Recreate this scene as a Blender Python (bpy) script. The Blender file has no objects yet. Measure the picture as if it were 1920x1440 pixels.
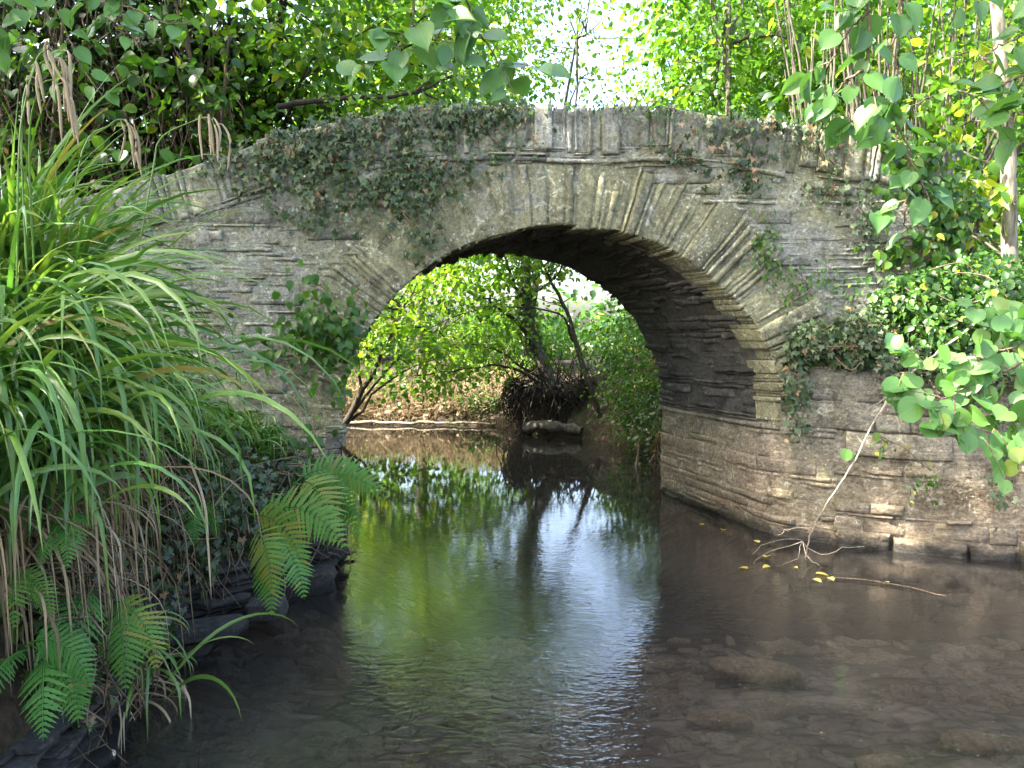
import bpy, math, zlib
import numpy as np
from mathutils import Vector

scene = bpy.context.scene
COL = scene.collection
R = math.radians

# ------------------------------------------------------------------ camera geometry
FPX = 1442.0                       # focal length in pixels of the 1920 wide photograph
CAM = np.array([0.0, 0.0, 1.6])    # metres above the water
PITCH = R(3.53)
FW = np.array([0, math.cos(PITCH), -math.sin(PITCH)])
UP = np.array([0, math.sin(PITCH), math.cos(PITCH)])
RT = np.array([1.0, 0, 0])

def P(px, py, Y):
    """the point at depth Y seen at that place of the photograph"""
    d = FW + RT * ((px - 960) / FPX) + UP * ((720 - py) / FPX)
    return CAM + d * (Y / d[1])

def G(px, py, z=0.0):
    """the point at height z seen at that place of the photograph"""
    d = FW + RT * ((px - 960) / FPX) + UP * ((720 - py) / FPX)
    return CAM + d * ((z - CAM[2]) / d[2])

def rnd(name):
    return np.random.default_rng(zlib.crc32(name.encode()))

# ------------------------------------------------------------------ noise
def _hash(i, j, k):
    n = (i * 374761393 + j * 668265263 + k * 2147483647) & 0x7fffffff
    n = ((n ^ (n >> 13)) * 1274126177) & 0x7fffffff
    return ((n ^ (n >> 16)) & 0xffff) / 65535.0

def vnoise(p, scale=1.0, seed=0):
    q = np.asarray(p, float) * scale + 1000.0 + seed * 17.31
    i = np.floor(q).astype(np.int64); f = q - i; f = f * f * (3 - 2 * f)
    out = 0
    for a in (0, 1):
        for b in (0, 1):
            for c in (0, 1):
                w = (f[..., 0] if a else 1 - f[..., 0]) * (f[..., 1] if b else 1 - f[..., 1]) * (f[..., 2] if c else 1 - f[..., 2])
                out = out + w * _hash(i[..., 0] + a, i[..., 1] + b, i[..., 2] + c)
    return out * 2 - 1

def fbm(p, scale=1.0, seed=0, octv=3):
    s = 0; a = 1.0; t = 0
    for o in range(octv):
        s = s + a * vnoise(p, scale * 2 ** o, seed + o); t += a; a *= 0.5
    return s / t

# ------------------------------------------------------------------ mesh collecting
class Acc:
    def __init__(self):
        self.V = []; self.F = []; self.T = []; self.U = []; self.n = 0
    def add(self, v, f, tone=0.5, grain=None):
        v = np.asarray(v, float); f = np.asarray(f, np.int64)
        if len(v) == 0 or len(f) == 0: return
        self.V.append(v); self.F.append(f + self.n)
        self.T.append(np.broadcast_to(np.asarray(tone, float), (len(v),)))
        self.U.append(np.zeros((len(v), 3)) if grain is None else np.asarray(grain, float))
        self.n += len(v)
    def arrays(self):
        return np.concatenate(self.V), np.concatenate(self.F), np.concatenate(self.T), np.concatenate(self.U)
    def build(self, name, mat, parent=None, smooth=False, warp=None):
        v, f, t, u = self.arrays()
        if warp: v = warp(v)
        off = np.zeros(3)
        if parent is not None:
            off = np.array(parent.matrix_basis.translation) + PARENT_OFF.get(parent.name, np.zeros(3))
        return mesh_object(name, v - off, f, t, u, mat, parent, smooth, off)

PARENT_OFF = {}

def mesh_object(name, v, f, t, u, mat, parent=None, smooth=False, off=None):
    me = bpy.data.meshes.new(name)
    nv, nf = len(v), len(f)
    me.vertices.add(nv); me.vertices.foreach_set('co', np.ascontiguousarray(v, np.float32).ravel())
    me.loops.add(nf * 4); me.loops.foreach_set('vertex_index', np.ascontiguousarray(f, np.int32).ravel())
    me.polygons.add(nf)
    me.polygons.foreach_set('loop_start', np.arange(0, nf * 4, 4, dtype=np.int32))
    me.polygons.foreach_set('loop_total', np.full(nf, 4, np.int32))
    if smooth: me.polygons.foreach_set('use_smooth', np.ones(nf, bool))
    me.update(calc_edges=True)
    a = me.attributes.new('tone', 'FLOAT', 'POINT'); a.data.foreach_set('value', np.ascontiguousarray(t, np.float32))
    a = me.attributes.new('grain', 'FLOAT_VECTOR', 'POINT'); a.data.foreach_set('vector', np.ascontiguousarray(u, np.float32).ravel())
    me.materials.append(mat)
    o = bpy.data.objects.new(name, me); COL.objects.link(o)
    if parent is not None:
        o.parent = parent; PARENT_OFF[o.name] = off
    return o

def tag(o, label=None, cat=None, group=None, kind=None):
    if label: o['label'] = label
    if cat: o['category'] = cat
    if group: o['group'] = group
    if kind: o['kind'] = kind
    return o

def thing(name, label, cat, loc, group=None):
    o = bpy.data.objects.new(name, None); COL.objects.link(o)
    o.location = tuple(float(c) for c in loc); o.empty_display_size = 0.1
    return tag(o, label, cat, group)

# ------------------------------------------------------------------ shapes
def norm(a): return a / (np.linalg.norm(a, axis=-1, keepdims=True) + 1e-9)

def tube(acc, pts, rad, sides=6, tone=0.5):
    pts = np.asarray(pts, float); k = len(pts)
    rad = np.broadcast_to(np.asarray(rad, float), (k,))
    tg = norm(np.gradient(pts, axis=0))
    ref = np.array([0, 0, 1.0]) if abs(tg[:, 2]).mean() < 0.8 else np.array([0.3, 1.0, 0])
    x = norm(np.cross(tg, ref)); y = np.cross(tg, x)
    an = np.linspace(0, 2 * np.pi, sides, endpoint=False)
    v = pts[:, None] + rad[:, None, None] * (np.cos(an)[None, :, None] * x[:, None] + np.sin(an)[None, :, None] * y[:, None])
    i = np.arange(k - 1)[:, None] * sides; j = np.arange(sides)[None]; j2 = (j + 1) % sides
    f = np.stack([i + j, i + j2, i + sides + j2, i + sides + j], -1).reshape(-1, 4)
    L = np.concatenate([[0], np.cumsum(np.linalg.norm(np.diff(pts, axis=0), axis=1))])
    g = np.stack([np.broadcast_to(an / 6.283, (k, sides)), np.broadcast_to(L[:, None], (k, sides)), np.zeros((k, sides))], -1).reshape(-1, 3)
    acc.add(v.reshape(-1, 3), f, tone, g)

def smooth_path(ctrl, n=16, wob=0.0, r=None):
    c = np.asarray(ctrl, float)
    if len(c) == 2: c = np.stack([c[0], (c[0] + c[1]) / 2, c[1]])
    t = np.linspace(0, len(c) - 1, n)
    out = []
    cc = np.vstack([2 * c[0] - c[1], c, 2 * c[-1] - c[-2]])
    for s in t:
        i = min(int(s), len(c) - 2); u = s - i
        p0, p1, p2, p3 = cc[i], cc[i + 1], cc[i + 2], cc[i + 3]
        out.append(0.5 * ((2 * p1) + (-p0 + p2) * u + (2 * p0 - 5 * p1 + 4 * p2 - p3) * u * u + (-p0 + 3 * p1 - 3 * p2 + p3) * u ** 3))
    out = np.array(out)
    if wob and r is not None:
        w = r.normal(0, wob, out.shape); w[0] = 0; out = out + w
    return out

def grid_leaf(ys, ws, cols, fold, droop, wave=0.0):
    xs = np.linspace(-1, 1, cols); v = []
    for i, (y, w) in enumerate(zip(ys, ws)):
        for x in xs:
            v.append((x * w, y - 0.10 * abs(x) * (1 - y) * 0.6, fold * abs(x) * w - droop * y * y + wave * math.sin(5 * y + 3 * x) * abs(x)))
    v = np.array(v); f = []
    for i in range(len(ys) - 1):
        for j in range(cols - 1):
            a = i * cols + j; f.append((a, a + 1, a + cols + 1, a + cols))
    return v, np.array(f)

LIME = grid_leaf([-0.05, 0.05, 0.2, 0.38, 0.56, 0.72, 0.86, 0.94, 1.06], [0.10, 0.33, 0.47, 0.5, 0.44, 0.33, 0.18, 0.07, 0.005], 5, 0.22, 0.14, 0.025)
HAZEL = grid_leaf([-0.02, 0.06, 0.2, 0.4, 0.6, 0.78, 0.9, 0.96, 1.03], [0.14, 0.34, 0.46, 0.52, 0.52, 0.42, 0.24, 0.09, 0.004], 5, 0.12, 0.10, 0.02)
MEDL = grid_leaf([0.0, 0.12, 0.35, 0.62, 0.84, 1.0], [0.06, 0.33, 0.44, 0.34, 0.15, 0.01], 3, 0.25, 0.15)
BACK = (np.array([[0, 0, 0], [-.34, .18, .07], [-.36, .58, .06], [0, 1, -.1], [.36, .58, .06], [.34, .18, .07]], float),
        np.array([[0, 3, 2, 1], [0, 5, 4, 3]]))
SMALL = (np.array([[0, 0, 0], [-.27, .4, .05], [0, 1, -.05], [.27, .4, .05]], float), np.array([[0, 3, 2, 1]]))
_an = [(-.12, .0), (-.42, -.10), (-.33, .18), (-.56, .42), (-.24, .46), (0, 1.0), (.24, .46), (.56, .42), (.33, .18), (.42, -.10), (.12, .0)]
IVY = (np.array([(x, y, 0.10 * abs(x) - 0.14 * y * y) for x, y in _an] + [(0, .25, .05)]),
       np.array([[11, 10, 9, 8], [11, 8, 7, 6], [11, 6, 5, 4], [11, 4, 3, 2], [11, 2, 1, 0]]))

def inst(acc, T, pos, tip, nrm, size, tone):
    """copies of a leaf template: tip = its direction, nrm = roughly its upper side"""
    v, f = T
    pos = np.asarray(pos, float); n = len(pos)
    if n == 0: return
    Y = norm(tip); X = norm(np.cross(Y, nrm)); Z = np.cross(X, Y)
    size = np.broadcast_to(np.asarray(size, float), (n,))
    q = np.random.default_rng(n * 7 + k if (k := len(v)) else 0)
    wx = q.uniform(.74, 1.12, n)[:, None, None]; wz = q.uniform(.2, 2.4, n)[:, None, None]; sk = q.normal(0, .10, n)[:, None, None]
    W = ((v[None, :, 0, None] * wx + sk * v[None, :, 1, None] ** 2) * X[:, None] + v[None, :, 1, None] * Y[:, None] + v[None, :, 2, None] * wz * Z[:, None]) * size[:, None, None] + pos[:, None]
    k = len(v)
    F = (f[None] + (np.arange(n) * k)[:, None, None]).reshape(-1, 4)
    g = np.broadcast_to(v[None], (n, k, 3)).reshape(-1, 3)
    acc.add(W.reshape(-1, 3), F, np.repeat(np.broadcast_to(np.asarray(tone, float), (n,)), k), g)

# ------------------------------------------------------------------ materials
class NT:
    def __init__(self, name):
        self.m = bpy.data.materials.new(name); self.m.use_nodes = True
        self.t = self.m.node_tree; self.t.nodes.clear()
        self.out = self.N('ShaderNodeOutputMaterial')
    def N(self, kind, **kw):
        n = self.t.nodes.new(kind)
        for k, v in kw.items(): setattr(n, k, v)
        return n
    def L(self, a, b): self.t.links.new(a, b)
    def put(self, sock, v):
        if hasattr(v, 'is_output') or isinstance(v, bpy.types.NodeSocket): self.L(v, sock)
        elif isinstance(v, tuple) and len(v) == 3 and sock.type == 'RGBA': sock.default_value = (*v, 1)
        else: sock.default_value = v
    def noise(self, vec, scale, detail=5, rough=0.6, dist=0.0):
        n = self.N('ShaderNodeTexNoise'); self.L(vec, n.inputs['Vector'])
        n.inputs['Scale'].default_value = scale; n.inputs['Detail'].default_value = detail
        n.inputs['Roughness'].default_value = rough; n.inputs['Distortion'].default_value = dist
        return n.outputs['Fac']
    def mapping(self, vec, scale):
        n = self.N('ShaderNodeMapping'); self.L(vec, n.inputs['Vector']); n.inputs['Scale'].default_value = scale
        return n.outputs['Vector']
    def rng(self, v, a, b, c=0.0, d=1.0, smooth=False):
        n = self.N('ShaderNodeMapRange'); self.put(n.inputs['Value'], v)
        if smooth: n.interpolation_type = 'SMOOTHSTEP'
        for k, x in zip(('From Min', 'From Max', 'To Min', 'To Max'), (a, b, c, d)): self.put(n.inputs[k], x)
        return n.outputs['Result']
    def math(self, op, a, b=0.0, c=None):
        n = self.N('ShaderNodeMath', operation=op); self.put(n.inputs[0], a); self.put(n.inputs[1], b)
        if c is not None: self.put(n.inputs[2], c)
        return n.outputs[0]
    def mix(self, fac, a, b, mode='MIX'):
        n = self.N('ShaderNodeMix', data_type='RGBA', blend_type=mode)
        self.put(n.inputs['Factor'], fac); self.put(n.inputs['A'], a); self.put(n.inputs['B'], b)
        return n.outputs['Result']
    def ramp(self, fac, stops):
        n = self.N('ShaderNodeValToRGB'); self.L(fac, n.inputs['Fac'])
        e = n.color_ramp.elements
        while len(e) < len(stops): e.new(0.5)
        for q, (p, c) in zip(e, stops): q.position = p; q.color = (*c, 1)
        return n.outputs['Color']
    def attr(self, name):
        return self.N('ShaderNodeAttribute', attribute_name=name)
    def bump(self, h, strength, dist):
        n = self.N('ShaderNodeBump'); self.L(h, n.inputs['Height'])
        n.inputs['Strength'].default_value = strength; n.inputs['Distance'].default_value = dist
        return n.outputs['Normal']
    def bsdf(self, col, rough=0.7, spec=0.4, normal=None):
        n = self.N('ShaderNodeBsdfPrincipled')
        self.put(n.inputs['Base Color'], col); self.put(n.inputs['Roughness'], rough)
        n.inputs['Specular IOR Level'].default_value = spec
        if normal is not None: self.L(normal, n.inputs['Normal'])
        return n.outputs['BSDF']
    def done(self, sh):
        self.L(sh, self.out.inputs['Surface']); return self.m

def leaf_mat(name, stops, trans=0.4, gain=1.5, rough=0.42, spec=0.45, veins=0.0, yellow=(1.0, 1.0, 0.5), spots=0.0):
    n = NT(name)
    tone = n.attr('tone').outputs['Fac']; gr = n.attr('grain').outputs['Vector']
    geo = n.N('ShaderNodeNewGeometry').outputs['Position']
    col = n.ramp(tone, stops)
    mot = n.noise(geo, 9.0, 3)
    col = n.mix(n.rng(mot, 0.35, 0.7, 0.0, 0.35), col, n.mix(1.0, col, (0.55, 0.62, 0.5), 'MULTIPLY'))
    if spots:
        sp = n.rng(n.noise(geo, 60.0, 3, 0.5), 0.66, 0.70)
        col = n.mix(n.math('MULTIPLY', sp, n.rng(n.noise(geo, 5.0, 2), 0.45, 0.6, 0.0, spots)), col, (0.10, 0.06, 0.02))
    nor = None
    if veins:
        s = n.N('ShaderNodeSeparateXYZ'); n.L(gr, s.inputs[0])
        ax = n.math('ABSOLUTE', s.outputs['X'])
        sv = n.math('FRACT', n.math('MULTIPLY', n.math('SUBTRACT', s.outputs['Y'], n.math('MULTIPLY', ax, 0.75)), 7.0))
        sv = n.math('ABSOLUTE', n.math('SUBTRACT', sv, 0.5))
        v = n.math('MAXIMUM', n.rng(sv, 0.0, 0.11, 0.7, 0.0), n.rng(ax, 0.0, 0.035, 1.0, 0.0))
        col = n.mix(n.math('MULTIPLY', v, veins), col, n.mix(1.0, col, (1.9, 1.7, 1.7), 'MULTIPLY'))
        nor = n.bump(n.math('SUBTRACT', sv, v), 0.2, 0.002)
    a = n.bsdf(col, rough, spec, nor)
    t = n.N('ShaderNodeBsdfTranslucent')
    n.L(n.mix(1.0, col, (gain * yellow[0], gain * yellow[1], gain * yellow[2]), 'MULTIPLY'), t.inputs['Color'])
    m = n.N('ShaderNodeMixShader'); m.inputs['Fac'].default_value = trans
    n.L(a, m.inputs[1]); n.L(t.outputs[0], m.inputs[2])
    return n.done(m.outputs[0])

def bark_mat(name, dark, light, scale=1.0, mossy=0.0):
    n = NT(name)
    geo = n.N('ShaderNodeNewGeometry').outputs['Position']
    tone = n.attr('tone').outputs['Fac']
    g = n.noise(n.mapping(geo, (38 * scale, 38 * scale, 7 * scale)), 1.0, 6, 0.65)
    b = n.noise(geo, 5.0, 5, 0.6)
    col = n.mix(n.rng(g, 0.35, 0.65), dark, light)
    col = n.mix(n.rng(b, 0.5, 0.7, 0, 0.6), col, n.mix(1.0, col, (0.5, 0.5, 0.48), 'MULTIPLY'))
    if mossy: col = n.mix(n.rng(n.noise(geo, 7.0, 4), 0.5, 0.62, 0, mossy), col, (0.05, 0.08, 0.02))
    col = n.mix(1.0, col, n.ramp(tone, [(0, (0.5, 0.5, 0.5)), (1, (1.4, 1.4, 1.4))]), 'MULTIPLY')
    return n.done(n.bsdf(col, 0.85, 0.2, n.bump(g, 0.6, 0.012)))

def stone_mat(name, grey, olive, dark, oliveamt=0.5, lichen=0.5, brown=None, bump=0.8, wet=True, streak=1.0, silt=False):
    n = NT(name)
    geo = n.N('ShaderNodeNewGeometry').outputs['Position']
    tone = n.attr('tone').outputs['Fac']; gr = n.attr('grain').outputs['Vector']
    big = n.noise(geo, 1.3, 4, 0.55)
    mid = n.noise(geo, 7.0, 8, 0.72, 0.5)
    fine = n.noise(geo, 38.0, 6, 0.75)
    st = n.noise(n.mapping(gr, (26.0, 6.0, 1.0)), 1.0, 8, 0.75, 0.2)
    col = n.mix(n.rng(st, 0.36, 0.62), n.mix(0.55, grey, dark), grey)
    ol = n.rng(n.math('ADD', n.math('MULTIPLY', big, 0.5), n.math('MULTIPLY', mid, 0.5)), 0.62 - 0.28 * oliveamt, 0.74 - 0.28 * oliveamt)
    col = n.mix(n.math('MULTIPLY', ol, 0.85), col, olive)
    dk = n.rng(n.noise(geo, 4.3, 9, 0.75, 0.8), 0.50, 0.63)
    col = n.mix(n.math('MULTIPLY', dk, 0.72), col, dark)
    if brown:
        s = n.N('ShaderNodeSeparateXYZ'); n.L(geo, s.inputs[0])
        zz = n.math('ADD', s.outputs['Z'], n.math('MULTIPLY', n.math('SUBTRACT', big, 0.5), 1.6))
        col = n.mix(n.rng(zz, 0.3, 0.95, 0.62, 0.0, True), col, n.mix(n.rng(st, 0.4, 0.6), brown, n.mix(1.0, brown, (1.7, 1.6, 1.5), 'MULTIPLY')))
    if silt:                      # brown silt and moss caught on the low wall
        s3 = n.N('ShaderNodeSeparateXYZ'); n.L(geo, s3.inputs[0])
        sm = n.math('MULTIPLY', n.rng(n.noise(geo, 1.9, 7, 0.65, 0.6), 0.42, 0.52), n.math('MULTIPLY', n.rng(s3.outputs['Z'], 0.25, 0.45), n.math('MULTIPLY', n.rng(s3.outputs['Z'], 1.25, 0.95), n.rng(s3.outputs['X'], 2.5, 2.9))))
        col = n.mix(n.math('MULTIPLY', sm, 0.85), col, n.mix(n.rng(fine, 0.4, 0.6), (0.05, 0.038, 0.022), (0.12, 0.09, 0.055)))
    pale = (min(1, grey[0] * 2.1 + .05), min(1, grey[1] * 2.1 + .05), min(1, grey[2] * 2.0 + .04))
    lic = n.rng(n.noise(geo, 11.0, 9, 0.78, 1.0), 0.60 - 0.07 * lichen, 0.66 - 0.05 * lichen)
    col = n.mix(n.math('MULTIPLY', lic, 0.55 * lichen + 0.1), col, pale)
    vo = n.N('ShaderNodeTexVoronoi'); n.L(geo, vo.inputs['Vector']); vo.inputs['Scale'].default_value = 26.0
    sp = n.math('MULTIPLY', n.rng(vo.outputs['Distance'], 0.16, 0.24, 1.0, 0.0), n.rng(n.noise(geo, 3.1, 3), 0.5, 0.6))
    col = n.mix(n.math('MULTIPLY', sp, 0.75 * lichen), col, pale)
    col = n.mix(1.0, col, n.ramp(fine, [(0.28, (0.35, 0.35, 0.35)), (0.5, (1, 1, 1)), (0.75, (1.75, 1.75, 1.7))]), 'MULTIPLY')
    col = n.mix(1.0, col, n.ramp(tone, [(0, (0.45, 0.45, 0.46)), (0.5, (0.95, 0.95, 0.93)), (1, (1.45, 1.42, 1.35))]), 'MULTIPLY')
    rough = 0.9
    if wet:
        s2 = n.N('ShaderNodeSeparateXYZ'); n.L(geo, s2.inputs[0])
        w = n.rng(n.math('ADD', s2.outputs['Z'], n.math('MULTIPLY', n.math('SUBTRACT', mid, 0.5), 0.2)), 0.04, 0.11, 1.0, 0.0)
        col = n.mix(n.math('MULTIPLY', w, 0.85), col, (0.012, 0.012, 0.011))
        rough = n.rng(w, 0, 1, 0.9, 0.35)
    h = n.math('ADD', n.math('MULTIPLY', st, 0.8 * streak), n.math('ADD', n.math('MULTIPLY', mid, 1.0), n.math('MULTIPLY', fine, 0.35)))
    return n.done(n.bsdf(col, rough, 0.25, n.bump(h, bump, 0.03)))

GREENS = [(0.0, (0.016, 0.045, 0.010)), (0.35, (0.035, 0.105, 0.014)), (0.7, (0.07, 0.17, 0.016)), (0.92, (0.12, 0.21, 0.022)), (1.0, (0.24, 0.25, 0.03))]
BRIGHT = [(0.0, (0.03, 0.085, 0.010)), (0.4, (0.065, 0.16, 0.014)), (0.75, (0.12, 0.22, 0.02)), (0.95, (0.20, 0.27, 0.025)), (1.0, (0.28, 0.31, 0.03))]
NEARG = [(0.0, (0.05, 0.13, 0.035)), (0.5, (0.095, 0.22, 0.055)), (0.85, (0.14, 0.28, 0.06)), (1.0, (0.25, 0.28, 0.04))]
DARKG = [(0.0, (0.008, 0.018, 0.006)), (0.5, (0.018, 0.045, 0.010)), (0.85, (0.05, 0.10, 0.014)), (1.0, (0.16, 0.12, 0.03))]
IVYC = [(0.0, (0.014, 0.032, 0.009)), (0.5, (0.034, 0.066, 0.018)), (0.8, (0.075, 0.115, 0.035)), (0.95, (0.12, 0.15, 0.07)), (1.0, (0.24, 0.15, 0.07))]
SEDGE = [(0.0, (0.03, 0.095, 0.022)), (0.4, (0.07, 0.175, 0.03)), (0.7, (0.14, 0.25, 0.04)), (0.9, (0.19, 0.27, 0.05)), (1.0, (0.34, 0.26, 0.08))]
DEADC = [(0.0, (0.08, 0.055, 0.03)), (0.4, (0.19, 0.135, 0.075)), (0.8, (0.33, 0.25, 0.15)), (1.0, (0.45, 0.36, 0.24))]
FERNC = [(0.0, (0.03, 0.10, 0.025)), (0.5, (0.07, 0.21, 0.04)), (0.85, (0.13, 0.28, 0.05)), (1.0, (0.24, 0.26, 0.05))]

M_lime = leaf_mat('lime_leaf', BRIGHT, 0.52, 1.9)
M_green = leaf_mat('wood_leaf', GREENS, 0.42, 1.7)
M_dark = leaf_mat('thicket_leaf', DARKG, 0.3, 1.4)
M_near = leaf_mat('near_leaf', NEARG, 0.35, 1.5, 0.38, 0.5, veins=0.16, spots=0.9)
M_ivy = leaf_mat('ivy_leaf', IVYC, 0.12, 1.3, 0.42, 0.45)
M_sedge = leaf_mat('sedge_blade', SEDGE, 0.3, 1.5, 0.33, 0.55)
M_dead = leaf_mat('dry_blade', DEADC, 0.2, 1.2, 0.7, 0.25, yellow=(1, .9, .7))
M_fern = leaf_mat('fern_leaf', FERNC, 0.38, 1.6, 0.5, 0.35)
M_litter = leaf_mat('yellow_leaf', [(0, (0.35, 0.20, 0.05)), (0.5, (0.48, 0.38, 0.06)), (1, (0.60, 0.52, 0.22))], 0.25, 1.2, yellow=(1, .9, .5))
M_bark = bark_mat('grey_bark', (0.045, 0.038, 0.030), (0.16, 0.14, 0.11), 1.0, 0.35)
M_dbark = bark_mat('dark_bark', (0.018, 0.014, 0.011), (0.065, 0.052, 0.04), 1.0, 0.2)
M_pbark = bark_mat('pale_bark', (0.10, 0.085, 0.065), (0.30, 0.27, 0.215), 0.8, 0.35)
M_twig = bark_mat('dry_twig', (0.09, 0.06, 0.04), (0.24, 0.18, 0.12), 2.0)
M_ptwig = bark_mat('bleached_twig', (0.20, 0.16, 0.11), (0.46, 0.39, 0.29), 2.0)

M_face = stone_mat('lichened_stone', (0.32, 0.322, 0.275), (0.21, 0.205, 0.11), (0.05, 0.047, 0.040), 0.62, 0.7, (0.19, 0.145, 0.105))
M_ring = stone_mat('voussoir_stone', (0.32, 0.318, 0.27), (0.225, 0.217, 0.12), (0.05, 0.046, 0.036), 0.95, 0.85, (0.20, 0.15, 0.10))
M_vault = stone_mat('vault_stone', (0.115, 0.11, 0.102), (0.095, 0.088, 0.06), (0.02, 0.02, 0.02), 0.4, 0.45, (0.20, 0.175, 0.125))  # darker than the face stone: part of the arch's shade is in this colour
M_core = stone_mat('mortar', (0.09, 0.085, 0.075), (0.08, 0.075, 0.05), (0.02, 0.02, 0.018), 0.4, 0.1, (0.09, 0.07, 0.05))
M_wall = stone_mat('bank_wall_stone', (0.27, 0.255, 0.205), (0.18, 0.167, 0.085), (0.055, 0.048, 0.038), 0.6, 0.75, (0.195, 0.152, 0.108), silt=True)
M_slate = stone_mat('wet_slate', (0.048, 0.047, 0.045), (0.06, 0.055, 0.035), (0.015, 0.015, 0.016), 0.3, 0.3)
M_bedst = stone_mat('bed_stone', (0.32, 0.285, 0.235), (0.28, 0.21, 0.145), (0.14, 0.115, 0.09), 0.5, 0.2, None, 0.8, False)
M_bedred = stone_mat('bed_stone_brown', (0.42, 0.33, 0.24), (0.37, 0.27, 0.185), (0.25, 0.19, 0.135), 0.5, 0.3, None, 0.6, False)
M_pale = stone_mat('pale_pebble', (0.62, 0.56, 0.46), (0.60, 0.5, 0.38), (0.4, 0.34, 0.27), 0.3, 0.3, None, 0.2, False)

def soil_mat(name, a, b, c):
    n = NT(name); geo = n.N('ShaderNodeNewGeometry').outputs['Position']
    x = n.noise(geo, 2.2, 6); y = n.noise(geo, 22.0, 7, 0.7)
    col = n.mix(n.rng(y, 0.35, 0.65), a, b)
    col = n.mix(n.rng(x, 0.5, 0.62, 0, 0.7), col, c)
    return n.done(n.bsdf(col, 0.95, 0.15, n.bump(y, 0.9, 0.04)))
M_soil = soil_mat('bank_soil', (0.028, 0.021, 0.015), (0.085, 0.062, 0.042), (0.035, 0.045, 0.016))

def bed_mat():
    n = NT('stream_bed'); geo = n.N('ShaderNodeNewGeometry').outputs['Position']
    wn = n.N('ShaderNodeTexNoise'); n.L(geo, wn.inputs['Vector']); wn.inputs['Scale'].default_value = 2.5; wn.inputs['Detail'].default_value = 5
    wv = n.N('ShaderNodeVectorMath', operation='MULTIPLY_ADD'); n.L(wn.outputs['Color'], wv.inputs[0]); wv.inputs[1].default_value = (.22, .22, 0); n.L(geo, wv.inputs[2])
    warpv = n.mapping(wv.outputs[0], (4.5, 8.0, 1.0))
    v = n.N('ShaderNodeTexVoronoi', feature='DISTANCE_TO_EDGE'); n.L(warpv, v.inputs['Vector']); v.inputs['Scale'].default_value = 1.0
    v2 = n.N('ShaderNodeTexVoronoi'); n.L(warpv, v2.inputs['Vector']); v2.inputs['Scale'].default_value = 1.0
    nz = n.noise(geo, 14.0, 8, 0.7)
    s = n.N('ShaderNodeSeparateColor'); n.L(v2.outputs['Color'], s.inputs[0])
    col = n.mix(s.outputs[0], (0.19, 0.165, 0.135), (0.34, 0.30, 0.25))
    col = n.mix(n.rng(s.outputs[1], 0.75, 0.8), col, (0.17, 0.125, 0.095))
    col = n.mix(n.rng(v.outputs['Distance'], 0.0, 0.10, 0.4, 0.0), col, (0.06, 0.05, 0.04))
    col = n.mix(n.rng(nz, 0.45, 0.7, 0, 0.6), col, (0.07, 0.052, 0.04))
    py = n.N('ShaderNodeSeparateXYZ'); n.L(geo, py.inputs[0])      # pool under the arch: light lost in deep water is put into the colour
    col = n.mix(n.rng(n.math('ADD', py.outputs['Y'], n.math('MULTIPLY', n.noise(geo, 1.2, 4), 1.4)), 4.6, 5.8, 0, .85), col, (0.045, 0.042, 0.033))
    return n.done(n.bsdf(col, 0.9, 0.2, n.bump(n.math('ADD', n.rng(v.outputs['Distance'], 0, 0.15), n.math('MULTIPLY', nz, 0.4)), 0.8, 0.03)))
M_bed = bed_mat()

def water_mat():
    n = NT('stream_water'); geo = n.N('ShaderNodeNewGeometry').outputs['Position']
    s = n.N('ShaderNodeSeparateXYZ'); n.L(geo, s.inputs[0])
    w1 = n.noise(n.mapping(geo, (11.0, 22.0, 1.0)), 1.0, 2, 0.5, 0.6)
    w2 = n.noise(n.mapping(geo, (2.2, 4.2, 1.0)), 1.0, 2, 0.5, 0.3)
    w3 = n.noise(n.mapping(geo, (34.0, 48.0, 1.0)), 1.0, 1, 0.5)
    calm = n.rng(n.noise(n.mapping(geo, (0.8, 0.5, 1.0)), 1.0, 2), 0.38, 0.6, 0.35, 1.0)
    far = n.math('ADD', n.rng(s.outputs['Y'], 4.4, 7.5, 1.2, 0.12), n.rng(s.outputs['Y'], 2.9, 4.6, 1.6, 0.0))
    h = n.math('ADD', n.math('MULTIPLY', w2, 0.0011), n.math('ADD', n.math('MULTIPLY', w1, 0.0019), n.math('MULTIPLY', w3, 0.0009)))
    h = n.math('MULTIPLY', h, n.math('MULTIPLY', calm, far))
    nor = n.bump(h, 1.0, 1.0)
    fr = n.N('ShaderNodeFresnel'); fr.inputs['IOR'].default_value = 1.7; n.L(nor, fr.inputs['Normal'])
    gl = n.N('ShaderNodeBsdfGlossy'); gl.inputs['Roughness'].default_value = 0.015; n.L(nor, gl.inputs['Normal'])
    gl.inputs['Color'].default_value = (1, 1, 1, 1)
    tr = n.N('ShaderNodeBsdfTransparent'); tr.inputs['Color'].default_value = (0.57, 0.56, 0.535, 1)
    mx = n.N('ShaderNodeMixShader'); 
    df = n.N('ShaderNodeBsdfDiffuse'); df.inputs['Color'].default_value = (0.13, 0.12, 0.108, 1)   # fine silt carried by the water
    mu = n.N('ShaderNodeMixShader'); mu.inputs['Fac'].default_value = 0.10; n.L(tr.outputs[0], mu.inputs[1]); n.L(df.outputs[0], mu.inputs[2])
    n.L(fr.outputs[0], mx.inputs['Fac']); n.L(mu.outputs[0], mx.inputs[1]); n.L(gl.outputs[0], mx.inputs[2])
    return n.done(mx.outputs[0])
M_water = water_mat()

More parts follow.
